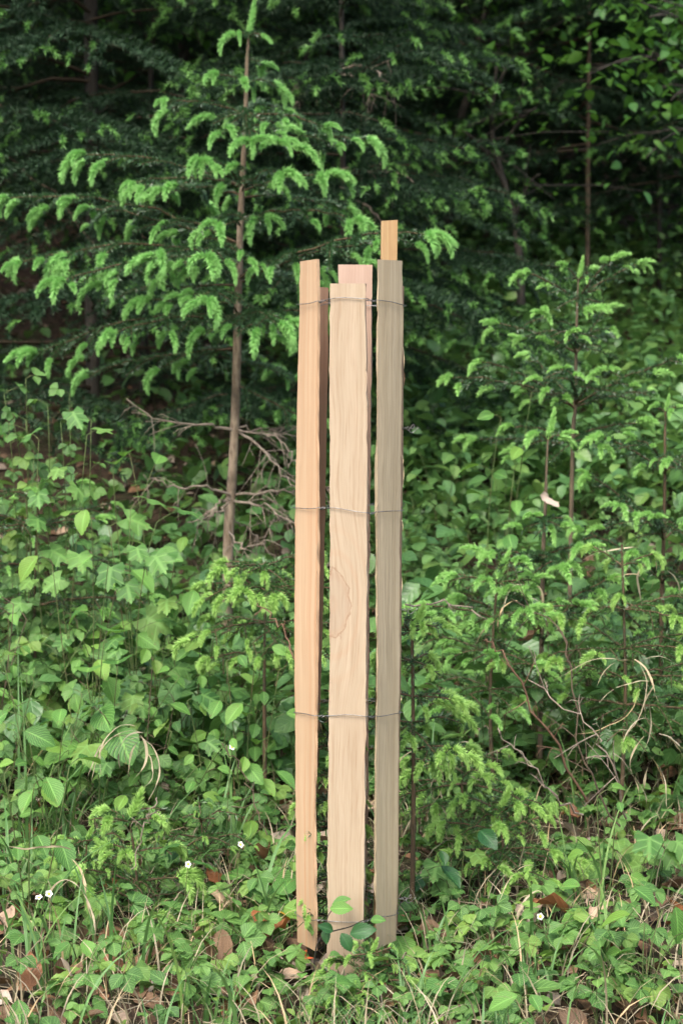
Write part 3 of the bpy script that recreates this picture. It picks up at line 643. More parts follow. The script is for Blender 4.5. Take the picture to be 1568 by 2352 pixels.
young_spruce('spruce_tree', 946, 1450, 1740, 3.42, [(1455, .06, .5, 4), (1520, .06, .2, 3), (1600, .08, .1, 3), (1660, .10, .05, 3), (1720, .12, .05, 3)], 'small spruce with a bright leader touching the right side of the guard', 25, 'pale', 1.0, r=(.0028, .0055))
young_spruce('spruce_tree', 1140, 1330, 1640, 4.0, [(1340, .10, .2, 4), (1420, .15, .15, 4), (1500, .18, .05, 4), (1580, .18, 0, 3)], 'bushy spruce sapling between the guard and the pronged sapling', 26, 'mid', .95, mats=NMID)
young_spruce('spruce_tree', 88, 1130, 1520, 4.4, [(1140, .10, .2, 4), (1210, .20, .1, 5), (1300, .26, 0, 5), (1390, .28, 0, 5)], 'small spruce half hidden in leaves at the left edge', 28, 'mid', .75, shoot_p=.4)
young_spruce('spruce_tree', 610, 1290, 1620, 3.9, [(1300, .12, .1, 5), (1350, .17, .0, 6), (1430, .18, -.05, 5), (1500, .16, -.1, 4)], 'low spruce with pale shoots just left of the guard', 29, 'pale', .95, mats=NMID, shoot_p=.5, lead=False)
young_spruce('spruce_seedling', 298, 1880, 2130, 3.42, [(1890, .05, .3, 4), (1960, .06, .2, 3), (2030, .10, .2, 5), (2070, .10, .1, 4)], 'spruce seedling with a bright star shaped tip in the grass at lower left', 30, 'pale', 1.1, mats=NMID, r=(.0018, .004), shoot_p=.25, dens=800, cat='seedling')
young_spruce('spruce_seedling', 200, 1930, 2060, 3.5, [(1940, .05, .3, 4), (1980, .09, .2, 5), (2020, .11, .15, 4)], 'bushy spruce seedling beside the star tipped one, lower left', 31, 'pale', .55, mats=NMID, r=(.0016, .003), cat='seedling')
young_spruce('spruce_seedling', 462, 1880, 2010, 3.55, [(1890, .05, .5, 3), (1930, .09, .35, 4), (1960, .08, .2, 4)], 'sparse spruce seedling between the star tipped one and the guard', 32, 'pale', .4, mats=NMID, r=(.0016, .003), cat='seedling', lead=False, shoot_p=.3)
young_spruce('spruce_seedling', 1150, 1855, 2010, 3.55, [(1865, .07, .4, 5), (1910, .10, .2, 5), (1950, .13, .05, 5), (1985, .15, -.05, 5)], 'dense spruce seedling with yellow green tips right of the guard foot', 33, 'pale', .8, mats=NMID, r=(.002, .004), cat='seedling', shoot_p=.5)
young_spruce('spruce_seedling', 1060, 1750, 1900, 3.75, [(1760, .10, .1, 5), (1800, .15, 0, 5), (1850, .16, 0, 4)], 'spreading spruce seedling above the dense one right of the guard', 34, 'pale', .85, mats=NMID, r=(.002, .004), cat='seedling')
young_spruce('spruce_seedling', 852, 2190, 2310, 3.03, [(2195, .03, .5, 4), (2230, .055, .25, 5), (2265, .07, .1, 5)], 'tiny spruce seedling in front of the guard foot', 35, 'pale', .5, mats=NMID, r=(.0015, .003), cat='seedling', shoot_p=.6)
young_spruce('spruce_seedling', 800, 2290, 2400, 2.98, [(2295, .03, .5, 3), (2330, .05, .25, 4)], 'tiny spruce seedling at the bottom edge below the guard', 36, 'pale', .5, mats=NMID, r=(.0015, .003), cat='seedling', shoot_p=.6)
young_spruce('spruce_tree', 768, 1640, 2140, 3.21, [(1660, .03, .5, 4), (1720, .04, .3, 5), (1780, .042, .2, 5), (1840, .045, .1, 5), (1900, .045, .1, 5), (1960, .045, .1, 5), (2010, .045, 0, 5), (2060, .045, 0, 5), (2110, .045, 0, 5)], 'spruce planted inside the slatted guard, showing through its gaps', 37, 'pale', .6, r=(.002, .006), shoot_p=.25)

# ------------------------------------------------------------------ the wood behind
def far_crown(seed, h, z0, Lmax, dens=230, shoot=.35, step=.09, zdense=99):
    rng = R(seed); g = Geo(); gs = Geo(); z = z0
    while z < h-.2:
        f = (z-z0)/(h-z0); L = Lmax*(1-f)**.8+.12
        dn = dens if z < zdense else dens*.75
        for k in range(6):
            a = rng.random()*6.283; l = L*(.7+.5*rng.random()); P0 = A(0, 0, z+.1*rng.normal()); P1 = P0+A(math.cos(a)*l, math.sin(a)*l, l*(-.12+.15*rng.normal()+.35*f))
            gg, sh = branch_geo(rng, P0, P1, .10, 1.9, shoot, dn, .024, .0046, bare=.1, two=False, sag=.16, spread=.5, tip=2, step=step if z < zdense else step*1.4, sub=z < zdense, thin=True)
            g.V += gg.V; g.F += [q+g.n for q in gg.F]; g.U += gg.U; g.R += gg.R; g.M += gg.M; g.n += gg.n
            for p, aa in sh:
                ln = .055*(.6+.7*rng.random()); t = np.linspace(0, 1, 4)[:, None]
                pp = p+A(math.cos(aa), math.sin(aa), .1)*ln*t*(1-.25*t)-UP*ln*.55*t*t
                needles(gs, pp, 800, .020, .0050, rng, 0, up=0, two=False, taper=.5)
        z += .23 if z < zdense else .34
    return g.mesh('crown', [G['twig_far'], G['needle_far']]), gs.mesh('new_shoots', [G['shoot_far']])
CROWNS = [far_crown(501, 8.5, .35, 1.5, dens=430, zdense=3.2), far_crown(502, 9.5, .9, 1.7, dens=430, zdense=3.2)]
NARROW = far_crown(503, 3.6, .5, .62, dens=620, shoot=.6, step=.06)
SPARSE = far_crown(504, 3.6, .7, .62, dens=430, shoot=.15, step=.08)
TR_ME = []
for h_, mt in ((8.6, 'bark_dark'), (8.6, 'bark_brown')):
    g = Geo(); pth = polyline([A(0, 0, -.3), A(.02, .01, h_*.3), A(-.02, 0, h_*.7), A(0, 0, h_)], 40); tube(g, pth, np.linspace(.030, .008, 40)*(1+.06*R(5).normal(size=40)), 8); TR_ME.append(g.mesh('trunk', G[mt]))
def far_spruce(x, d, label, proto, az=0, s=1.0, tm=0, group=None, zoff=0):
    X = (x-784)/FPX*d; base = A(X, d, float(H(X, d))+zoff)
    root = thing('spruce_tree', base, label, 'tree', group)
    M = Matrix.Rotation(az, 4, 'Z') @ Matrix.Scale(s, 4)
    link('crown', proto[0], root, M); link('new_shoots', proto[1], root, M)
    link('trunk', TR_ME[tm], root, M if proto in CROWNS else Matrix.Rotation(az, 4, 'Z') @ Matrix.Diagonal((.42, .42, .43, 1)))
    return root
b2 = far_spruce(783, 6.3, 'thin spruce with a grey arching dead branch behind the guard', NARROW, .4, 1.0, 0)
bb = A(*b2.location)
for pts in ([(784, 160, 0), (840, 150, -.1), (880, 180, -.15), (905, 222, -.18)], [(784, 160, 0), (730, 165, -.1), (690, 190, -.14), (675, 215, -.15)], [(783, 170, 0), (830, 185, -.2), (862, 230, -.26)], [(783, 390, 0), (860, 400, -.1), (930, 400, -.2), (965, 450, -.22)], [(783, 430, 0), (860, 490, -.2), (890, 530, -.22)]):
    dead_branch(b2, bb, [P(x, y, 6.3+dd) for x, y, dd in pts], R(int(pts[-1][0])), .0055, 8, .16)
far_spruce(215, 6.9, 'dark spruce with drooping boughs at the far upper left', CROWNS[0], 1.1, 1.0, 0)
far_spruce(-120, 7.6, 'dark spruce cut by the left edge of the picture', CROWNS[1], 2.3, 1.0, 0)
far_spruce(420, 8.3, 'dark spruce behind the tall young spruce', CROWNS[1], .3, 1.0, 0)
far_spruce(1345, 8.4, 'dim slender spruce with a bare brown trunk at upper right', SPARSE, 4.0, 1.35, 1)
far_spruce(1760, 9.2, 'dark spruce cut by the right edge of the picture', CROWNS[0], 5.1, 1.0, 0)
far_spruce(760, 10.5, 'dark spruce in the shade behind the thin spruce', CROWNS[0], 3.3, 1.05, 0)
far_spruce(1185, 9.3, 'dim slender spruce left of the bare brown trunk at upper right', SPARSE, 1.3, 1.5, 0)
far_spruce(1510, 9.0, 'dim slender spruce right of the bare brown trunk at upper right', SPARSE, 2.6, 1.5, 0)
wood = 'spruces deep in the dark wood'
deep = {-250: 'leftmost, outside the left edge', 40: 'second from the left', 300: 'third from the left', 610: 'fourth from the left', 880: 'straight behind the guard', 1060: 'just right of the stake', 1210: 'fifth from the right', 1420: 'farthest behind the bare brown trunk', 1330: 'nearest behind the bare brown trunk', -60: 'half cut by the left edge', 480: 'behind the top of the tall young spruce', 720: 'behind the thin spruce, left of the guard', 1560: 'second from the right', 1900: 'rightmost, outside the right edge'}
for x, d, p, a in [(40, 10, 0, .7), (610, 11, 1, 1.9), (1060, 14, 0, 2.6), (1210, 16, 1, 5.5), (1560, 13.5, 0, .1), (300, 13, 0, 4.4), (880, 14, 1, 1.2), (1420, 18, 0, 3.7), (-250, 11.5, 1, 2.0), (1900, 12, 1, .9), (-60, 13.5, 0, 1.5), (480, 14.5, 0, 2.8), (720, 12.5, 1, 4.1), (1330, 12, 0, .4)]:
    far_spruce(x, d, 'dark spruce deep in the shaded wood, '+deep[x], CROWNS[p], a, 1.1, 0, wood)

# leaf shapes (local: base at the origin, tip along +X, upper side +Z, unit length)
def leaf_oval(n=9, wid=.36, shape=.85, fold=.25, curl=.25, ser=.10, corr=.02, cols=4, rng=None):
    t = np.linspace(0, 1, n); half = wid*np.sin(math.pi*np.clip(t, 0, 1)**shape)**.85; half[0] = .01; half[-1] = .004
    half = half*(1+ser*np.where(np.arange(n) % 2 == 0, -.5, .5)); v = np.linspace(-1, 1, cols+1)
    T, Vv = np.meshgrid(t, v, indexing='ij'); Hh = half[:, None]
    z = fold*np.abs(Vv)*Hh-curl*T**2*.5+corr*np.where(np.arange(n) % 2 == 0, 1, -1)[:, None]*np.abs(Vv)
    x = T-.12*np.abs(Vv)*Hh*0+.03*np.abs(Vv)*ser*3
    V = np.stack([x, Vv*Hh, z], -1).reshape(-1, 3); c = cols+1
    i = np.arange(n-1)[:, None]; j = np.arange(cols)[None]
    q = np.stack([i*c+j, (i+1)*c+j, (i+1)*c+j+1, i*c+j+1], -1).reshape(-1, 4)
    F = np.concatenate([q[:, [0, 1, 2]], q[:, [0, 2, 3]]])
    return V, F, np.stack([T.ravel(), (Vv.ravel()+1)/2], 1)
def leaf_maple(rng, droop=.25):
    # five lobes, palmate; outline in polar form about the petiole end
    lob = [(0, 1.0), (.62, .86), (-.62, .86), (1.35, .55), (-1.35, .55)]
    ang = np.linspace(-2.35, 2.35, 53); r = np.full(53, .50)
    for a, l in lob: r = np.maximum(r, l*np.clip(1-.62*(np.abs(ang-a)/.5)**1.5, 0, 1))
    r = r*(1+.06*np.where(np.arange(53) % 2 == 0, 1, -1)); r[0] = r[-1] = .12
    V = [[0, 0, 0]]; U = [[0, .5]]
    for f in (.5, 1.0):
        for a, rr in zip(ang, r):
            x, y = math.cos(a)*rr*f, math.sin(a)*rr*f
            V.append([x, y, .06*math.cos(a*5)*f*rr-droop*(f*rr)**2*.6]); U.append([max(0, x), .5+y*.5])
    F = []; m = 53
    for i in range(m-1):
        F.append((0, 1+i, 2+i)); a = 1+i; b = 1+m+i; F += [(a, b, b+1), (a, b+1, a+1)]
    V = np.array(V); V[:, 0] += .0
    return V, np.array(F), np.array(U)
def leaf_tri(rng, n=8):
    """three toothed leaflets, strawberry or bramble"""
    Vs, Fs, Us = [], [], []; o = 0
    for a, s in ((0, 1.0), (1.15, .9), (-1.15, .9)):
        V, F, U = leaf_oval(n, .44, 1.02, .25+.2*rng.random(), .2+.3*rng.random(), .17, .02); Rm = rot3(a+.1*rng.normal(), .18*rng.normal()+.05, .2*rng.normal())
        Vs.append((V*s*.62+A(.04, 0, 0))@Rm.T); Fs.append(F+o); Us.append(U); o += len(V)
    return np.vstack(Vs), np.vstack(Fs), np.vstack(Us)
def lm(name, gen, mat, n=5, seed=0):
    out = []
    for i in range(n):
        g = Geo(); V, F, U = gen(R(seed+i)); g.add(V, F, U, R(seed+i).random()); out.append(g.mesh(name, G[mat]))
    return out
def g_horn(r): return leaf_oval(17, .30+.03*r.random(), .92, .25+.2*r.random(), .2+.35*r.random(), .13, .012)
def g_herb(r): return leaf_oval(9, .30+.06*r.random(), .8, .2+.3*r.random(), .2+.5*r.random(), .04, .0)
def g_dock(r): return leaf_oval(12, .26, .75, .25, .3+.4*r.random(), .03, .008)
LM = {'hornbeam': lm('leaf', g_horn, 'hornbeam', 6, 1), 'hornbeam_dark': lm('leaf', g_horn, 'hornbeam_dark', 4, 11), 'maple': lm('leaf', lambda r: leaf_maple(r, .15+.4*r.random()), 'maple', 5, 21),
      'berry': lm('leaf', leaf_tri, 'berry', 8, 31), 'bramble': lm('leaf', leaf_tri, 'herb', 6, 41), 'herb': lm('leaf', g_herb, 'herb', 5, 51), 'dock': lm('leaf', g_dock, 'berry', 4, 61), 'round': lm('leaf', lambda r: leaf_oval(13, .42, .78, .2, .2+.3*r.random(), .05, .008), 'hornbeam', 4, 71)}

def sapling(name, base, stems, leafkind, size, nleaf, label, cat, seed, group=None, stem_mat='stem', r0=.0014, pet=.03, tilt=(.1, .5), cluster=False, face=.35):
    """stems: list of tip offsets (dx, dy, dz) from the base"""
    rng = R(seed); root = thing(name, base, label, cat, group); g = Geo(); leaves = []
    for tip in stems:
        tip = A(*tip); L = np.linalg.norm(tip); path = bez(A(0, 0, -.02), tip*.5+UP*.12*L+rng.normal(size=3)*.04*L, tip, 10)
        tube(g, path, np.linspace(r0, .0009, 10), 5)
        side = 1
        for k in range(nleaf):
            s = .16+.84*(k+.5*rng.random())/nleaf if not cluster else .75+.25*rng.random()
            if k == nleaf-1: s = 1.0
            p, t, _ = along(path, np.array([s])); p, t = p[0], t[0]
            a = math.atan2(t[1], t[0])+side*(1.0+.4*rng.normal()) if k < nleaf-1 else math.atan2(t[1], t[0])
            if L > .12 and abs(t[2]) > .75: a = k*2.4+rng.random()
            if rng.random() < face: a = -1.57+1.3*rng.normal()      # leaves turn to the open side
            side = -side; pl = pet*(.6+.8*rng.random()); e = p+A(math.cos(a), math.sin(a), .45)*pl
            tube(g, np.array([p, (p+e)/2+UP*.002, e]), [.0009, .0008, .0007], 3)
            leaves.append((e, a, tilt[0]+(tilt[1]-tilt[0])*rng.random()-.35*math.sin(a), .3*rng.normal()+.55*math.cos(a), size*(.55+.6*rng.random())))
    g.obj('stem', G[stem_mat], root)
    for e, a, ti, ro, s in leaves: link('leaf', LM[leafkind][rng.integers(len(LM[leafkind]))], root, TRS(e, a, ti, ro, s))
    return root
def rosette(name, base, leafkind, size, n, h, label, cat, seed, group=None, tilt=(-.1, .5), stem='stem', rad=.6):
    """leaves on stalks from one crown on the ground"""
    rng = R(seed); root = thing(name, base, label, cat, group); g = Geo(); lv = []
    for k in range(n):
        a = k*2.4+rng.normal()*.3; hh = h*(.55+.7*rng.random()); rr = hh*rad*(.4+.9*rng.random())
        e = A(math.cos(a)*rr, math.sin(a)*rr, hh)
        tube(g, bez(A(0, 0, -.01), A(0, 0, hh*.6), e, 5), [.0011, .001, .0009, .0008, .0008], 3)
        lv.append((e, a, tilt[0]+(tilt[1]-tilt[0])*rng.random()-.2*math.sin(a), .25*rng.normal()+.3*math.cos(a), size*(.65+.55*rng.random())))
    g.obj('stem', G[stem], root)
    for e, a, ti, ro, s in lv: link('leaf', LM[leafkind][rng.integers(len(LM[leafkind]))], root, TRS(e, a, ti, ro, s))
    return root
def gp(X, d): return A(X, d, float(H(X, d)))
def at_d(x, d): X = (x-784)/FPX*d; return gp(X, d)
def off(base, x, y, d): return tuple(P(x, y, d)-base)

# broadleaf trees and bushes in the wood (crown leaves are many and small)
def leaf_cloud(g, centers, n, spread, size, rng, mat=0, flat=.6, shape=None):
    V0, F0, U0 = shape if shape is not None else leaf_oval(5, .32, .85, .25, .3, .05, 0, cols=2)
    ci = rng.integers(len(centers), size=n); c = np.asarray(centers)[ci]+rng.normal(size=(n, 3))*spread
    Vs, Fs, Us, Rs = [], [], [], []
    for i in range(n):
        Rm = rot3(rng.random()*6.283, flat*rng.normal()*.6+.3, .5*rng.normal())
        Vs.append((V0*size*(.6+.7*rng.random()))@Rm.T+c[i]); Fs.append(F0+i*len(V0)); Us.append(U0); Rs.append(np.full(len(V0), rng.random()))
    g.add(np.vstack(Vs), np.vstack(Fs), np.vstack(Us), np.concatenate(Rs), mat)
def broad_tree(trunk, d, limbs, n, size, label, seed, spread=(.16, .16, .12), r=.03, extra=None, mat='tree_leaf', bark='bark_dark', name='broadleaf_tree'):
    rng = R(seed); pts = [P(x, y, d+dd) for x, y, dd in trunk]; b = gp(pts[0][0], d); b_ = b-UP*.05
    root = thing(name, b, label, 'tree'); gt = Geo(); path = polyline([b_]+pts[0 if pts[0][2] > b[2]+.1 else 1:], 24); tube(gt, path, np.linspace(r, r*.3, 24), 7); cs = [path[-1]]
    for (s, x, y, dd) in limbs:
        p0 = along(path, np.array([s]))[0][0]; p1 = P(x, y, d+dd); q = bez(p0, (p0+p1)/2+UP*.08, p1, 10); tube(gt, q, np.linspace(r*.45, .003, 10), 5); cs += list(q[3:])
        for k in range(5):
            e = q[rng.integers(3, 10)]; e2 = e+rng.normal(size=3)*A(.22, .22, .12); tube(gt, np.array([e, (e+e2)/2+UP*.02, e2]), [.004, .003, .002], 3); cs.append(e2); cs.append((e+e2)/2)
    o = gt.obj('trunk', G[bark], root); o.matrix_basis = Matrix.Translation(Vector(-b))
    gl = Geo(); leaf_cloud(gl, cs, n, np.array(spread), size, rng); o = gl.obj('crown', G[mat], root); o.matrix_basis = Matrix.Translation(Vector(-b))
broad_tree([(1020, 640, 0), (1045, 330, 0), (1085, 190, .05), (1105, 60, .1), (1150, -90, .1), (1190, -300, 0)], 8.8, [(.5, 960, 60, -.2), (.55, 1250, 40, -.2), (.7, 1180, -20, -.4), (.65, 1000, -30, 0), (.8, 1290, -60, .2), (.6, 1210, 130, -.3), (.9, 1050, -200, 0)], 320, .042, 'slim leafy tree with a dark curved stem at upper right', 61)
broad_tree([(1660, 900, 0), (1640, 500, 0), (1620, 200, 0), (1590, -50, 0), (1560, -300, 0)], 7.2, [(.6, 1500, 130, -.2), (.6, 1540, 230, -.3), (.7, 1490, 40, -.2), (.75, 1570, 60, -.4), (.5, 1560, 300, -.2), (.8, 1400, -40, 0), (.7, 1700, 100, 0)], 600, .05, 'bright leafy tree reaching in from the upper right edge', 62)
broad_tree([(1195, 640, 0), (1180, 500, 0), (1160, 430, 0), (1130, 300, .05), (1140, 150, 0)], 8.0, [(.6, 1060, 300, -.1), (.7, 1230, 250, -.1), (.8, 1100, 170, -.2), (.5, 1240, 400, -.1), (.9, 1200, 120, 0)], 220, .04, 'thin dark stemmed tree in front of the dark wood at right', 63, r=.022)
broad_tree([(330, 700, 0), (340, 400, 0), (350, 100, 0), (360, -100, 0)], 7.6, [(.8, 260, -20, -.1), (.85, 420, 0, -.1), (.9, 330, -60, 0), (.95, 500, -60, .1)], 260, .06, 'leafy tree top at the upper left edge of the wood', 64, r=.02)
broad_tree([(700, 700, 0), (690, 300, 0), (720, 0, 0), (760, -200, 0)], 9.0, [(.7, 620, 60, 0), (.8, 800, 20, 0), (.85, 700, -60, 0), (.9, 860, -80, 0)], 400, .06, 'leafy tree top above the thin spruce', 65, r=.02)

# undergrowth that fills the slope: nobody could count it
def undergrowth():
    rng = R(71); g = Geo(); V0, F0, U0 = leaf_oval(5, .36, .85, .25, .35, .08, 0, cols=2)
    N = 32000; d = 4.0+9.5*rng.random(N)**1.35; x = (rng.random(N)*2-1)*(.32*d+.5)
    keep = (np.sin(x*2.3+1)+np.sin(d*2.9+x)+.9*rng.random(N)*2 > -.6) & ~((x < -.09*d) & (d > 6.3) & (rng.random(N) < .7))
    keep &= d < 9.2+.8*rng.random(N)
    x, d = x[keep], d[keep]; n = len(x); z = H(x, d)+.03+.26*rng.random(n)**1.4*np.clip(1.2-(d-5)*.06, .6, 1)
    M = 9000; d2 = 5.8+4.2*rng.random(M); x2 = d2*(-.03+.26*rng.random(M)); x = np.concatenate([x, x2]); d = np.concatenate([d, d2]); z = np.concatenate([z, H(x2, d2)+.04+.3*rng.random(M)**1.3]); n = len(x)
    Vs, Fs, Us, Rs = [], [], [], []
    for i in range(n):
        s = (.032+.042*rng.random())*(1.15 if rng.random() < .25 else 1)
        Vs.append((V0*s)@rot3(rng.random()*6.283, .25+.35*rng.normal(), .35*rng.normal()).T+A(x[i], d[i], z[i])); Fs.append(F0+i*len(V0)); Us.append(U0); Rs.append(np.full(len(V0), rng.random()))
    g.add(np.vstack(Vs), np.vstack(Fs), np.vstack(Us), np.concatenate(Rs))
    for i in range(0, n, 7): tube(g, np.array([[x[i], d[i], float(H(x[i], d[i]))-.02], [x[i]+.02*rng.normal(), d[i], z[i]]]), [.0016, .001], 3, 1, cap=False)
    tag(g.obj('undergrowth', [G['under'], G['stem']]), 'leafy green undergrowth covering the slope in front of the wood', 'undergrowth', None, 'stuff')
undergrowth()
def litter_layer():
    rng = R(72); g = Geo(); V0, F0, U0 = leaf_oval(5, .34, .85, .4, .5, .05, 0, cols=2); n = 5500
    d = 2.5+9*rng.random(n)**1.2; x = (rng.random(n)*2-1)*(.34*d+.5); z = H(x, d)+.006+.014*rng.random(n)
    for i in range(n): g.add((V0*(.03+.035*rng.random()))@rot3(rng.random()*6.283, .3*rng.normal(), .5*rng.normal()).T+A(x[i], d[i], z[i]), F0, U0, rng.random(), 0 if rng.random() < .75 else 1)
    tag(g.obj('leaf_litter', [G['litter'], G['litter_pale']]), 'layer of brown dead leaves on the forest soil', 'leaf litter', None, 'stuff')
litter_layer()
def blade(g, p, a, L, w, bend, rng, mat=0, n=6, twist=.4):
    t = np.linspace(0, 1, n); th = bend*t**1.3
    c = np.cumsum(np.sin(th))*L/n; h = np.cumsum(np.cos(th))*L/n; c -= c[0]; h -= h[0]
    hw = w/2*(1-t**2.2)+.0002; sa = a+math.pi/2+twist*t
    ctr = np.stack([p[0]+np.cos(a)*c, p[1]+np.sin(a)*c, p[2]+h], 1); sd = np.stack([np.cos(sa), np.sin(sa), 0*t], 1)*hw[:, None]
    V = np.empty((2*n, 3)); V[0::2] = ctr-sd; V[1::2] = ctr+sd
    i = np.arange(n-1)*2; F = np.concatenate([np.stack([i, i+1, i+3], 1), np.stack([i, i+3, i+2], 1)])
    g.add(V, F, np.stack([np.repeat(t, 2), np.tile([0, 1.], n)], 1), rng.random(), mat)
def grass():
    rng = R(73); g = Geo()
    for _ in range(620):
        d = 2.55+2.6*rng.random()**1.3; x = (rng.random()*2-1)*(.2*d+.25)
        if math.sin(x*4+1)+math.sin(d*3.3-x*2)+rng.normal()*.7 < -.3: continue
        if abs(x-gx) < .10 and abs(d-3.2) < .13: continue
        k = rng.integers(4, 11)
        for _ in range(k):
            p = gp(x+.03*rng.normal(), d+.03*rng.normal()); blade(g, p-UP*.005, rng.random()*6.283, .05+.11*rng.random()**1.5, .0025+.0025*rng.random(), .5+1.3*rng.random(), rng)
    for _ in range(80):                              # longer single blades
        d = 2.7+1.6*rng.random(); x = (rng.random()*2-1)*(.2*d+.1)
        if abs(x-gx) < .13 and d < 3.4: continue
        blade(g, gp(x, d), rng.random()*6.283, .2+.17*rng.random(), .004+.004*rng.random(), .9+.9*rng.random(), rng, n=9)
    tag(g.obj('grass', G['grass']), 'fresh green grass blades among the low plants', 'grass', None, 'stuff')
grass()
def straw():
    rng = R(74); g = Geo()
    for _ in range(3000):
        d = 2.55+2.4*rng.random()**1.2; x = (rng.random()*2-1)*(.2*d+.25)
        if abs(x-gx) < .10 and abs(d-3.2) < .13: continue
        p = gp(x, d); blade(g, p+UP*.004, rng.random()*6.283, .06+.15*rng.random(), .0012+.0024*rng.random(), .8+1.3*rng.random(), rng, n=6, twist=2*rng.normal())
    for _ in range(900):
        d = 2.55+2.2*rng.random(); x = (rng.random()*2-1)*(.2*d+.25); p = gp(x, d)+UP*(.006+.02*rng.random()); a = rng.random()*6.283; L = .04+.10*rng.random()
        tube(g, np.array([p, p+A(math.cos(a), math.sin(a), .15*rng.normal())*L*.5, p+A(math.cos(a+.3), math.sin(a+.3), .1*rng.normal())*L]), [.0011, .001, .0006], 3)
    tag(g.obj('dry_grass', G['straw']), 'dry straw coloured grass tangled close to the soil', 'dry grass', None, 'stuff')
straw()
def ground_cover():
    rng = R(75); g = Geo(); shp = [leaf_tri(R(800+i), 6) for i in range(5)]; ov = leaf_oval(6, .34, .85, .3, .35, .1, .01, cols=2)
    n = 4200; d = 2.5+2.9*rng.random(n)**1.1; x = (rng.random(n)*2-1)*(.2*d+.3)
    for i in range(n):
        if abs(x[i]-gx) < .11 and abs(d[i]-3.2) < .14: continue
        if math.sin(x[i]*5.3+2)+math.sin(d[i]*6.1+x[i]*3)+rng.normal()*.6 < -.55: continue
        V, F, U = shp[rng.integers(5)] if rng.random() < .55 else ov
        hgt = .012+.05*rng.random()+.05*max(0, d[i]-3.5); p = gp(x[i], d[i])
        s = (.018+.028*rng.random())
        g.add((V*s)@rot3(rng.random()*6.283, .15+.3*rng.normal(), .3*rng.normal()).T+p+UP*hgt, F, U, rng.random(), int(rng.random() < .4))
        tube(g, np.array([p-UP*.01, p+UP*hgt]), [.0009, .0007], 3, 2, cap=False)
    tag(g.obj('ground_cover', [G['berry'], G['herb'], G['stem']]), 'low mat of small herb leaves over the soil', 'ground cover', None, 'stuff')
    g = Geo()
    for _ in range(1400):
        c = [(700, 2220), (1440, 2060), (1020, 2080), (560, 2290)][rng.integers(4)]; b = ground_px(*c); p = gp(b[0]+.06*rng.normal(), b[1]+.06*rng.normal())
        blade(g, p, rng.random()*6.283, .008+.012*rng.random(), .0022, .9, rng, n=3)
    tag(g.obj('moss', G['moss']), 'olive green moss in patches on bare soil', 'moss', None, 'stuff')
ground_cover()

# ------------------------------------------------------------------ single plants one can point at
def sap_px(name, x, d, tips, kind, size, nleaf, label, cat, seed, **k):
    b = at_d(x, d); sapling(name, b, [off(b, *t) for t in tips], kind, size, nleaf, label, cat, seed, **k)
# maple saplings on the left
sap_px('maple_sapling', 330, 4.1, [(300, 1170, 4.0), (360, 1200, 3.95), (250, 1210, 4.05), (400, 1290, 4.0)], 'maple', .058, 9, 'maple sapling with broad lobed leaves below the dead spruce branches', 'sapling', 101, pet=.05)
sap_px('maple_sapling', 130, 4.3, [(140, 970, 4.25), (200, 1000, 4.2), (90, 1010, 4.3)], 'maple', .052, 9, 'maple sapling with lobed leaves at middle left below the spruce boughs', 'sapling', 102, pet=.04)
sap_px('maple_sapling', 215, 3.75, [(225, 1720, 3.7), (260, 1760, 3.68)], 'maple', .062, 1, 'low maple seedling with a single pale lobed leaf in dry grass', 'seedling', 103, pet=.02, face=1)
sap_px('maple_sapling', 430, 3.5, [(430, 1950, 3.42), (455, 1960, 3.46), (410, 2000, 3.4)], 'maple', .06, 2, 'low dark maple seedling left of the guard foot', 'seedling', 104, pet=.03)
sap_px('maple_sapling', 480, 3.9, [(430, 1610, 3.85), (520, 1600, 3.85)], 'maple', .05, 4, 'maple seedling with small leaves between hornbeam leaves and guard', 'seedling', 105, pet=.03)
sap_px('maple_sapling', 1010, 3.5, [(1005, 1990, 3.45), (1060, 1970, 3.45)], 'maple', .05, 3, 'small dark maple seedling close to the right slat foot', 'seedling', 106, pet=.03)
sap_px('maple_sapling', 1520, 3.6, [(1530, 1880, 3.5), (1490, 1930, 3.5)], 'maple', .05, 4, 'maple seedling at the right edge above the fallen leaves', 'seedling', 107, pet=.03)
# hornbeam / beech saplings
sap_px('hornbeam_sapling', 190, 4.0, [(120, 1290, 3.95), (210, 1180, 3.9), (250, 1290, 3.92)], 'hornbeam', .065, 5, 'hornbeam sapling with ribbed leaves left of the maple sapling', 'sapling', 111, tilt=(.2, .9))
sap_px('hornbeam_sapling', 230, 3.85, [(240, 1470, 3.75), (270, 1540, 3.72), (200, 1560, 3.8)], 'round', .085, 4, 'young tree with large rounded pale leaves at lower left', 'sapling', 112, tilt=(.1, .6))
sap_px('hornbeam_sapling', 330, 4.35, [(300, 1050, 4.25), (350, 1080, 4.2), (260, 1080, 4.3)], 'hornbeam', .08, 4, 'sapling with long oval leaves beside the dead spruce branch', 'sapling', 113, tilt=(-.2, .4))
sap_px('hornbeam_sapling', 120, 3.7, [(150, 1640, 3.65), (60, 1650, 3.68), (30, 1690, 3.6)], 'hornbeam', .06, 5, 'hornbeam sapling arching over dry grass at the left edge', 'sapling', 114)
sap_px('hornbeam_sapling', 430, 4.1, [(460, 1370, 4.0), (500, 1330, 4.02), (380, 1390, 4.0)], 'hornbeam', .055, 6, 'leafy hornbeam sapling under the dead branches of the tall spruce', 'sapling', 115)
sap_px('hornbeam_sapling', 560, 3.8, [(590, 1500, 3.72), (640, 1540, 3.7), (520, 1520, 3.75)], 'hornbeam', .05, 6, 'hornbeam sapling with small leaves just left of the peach slat', 'sapling', 116)
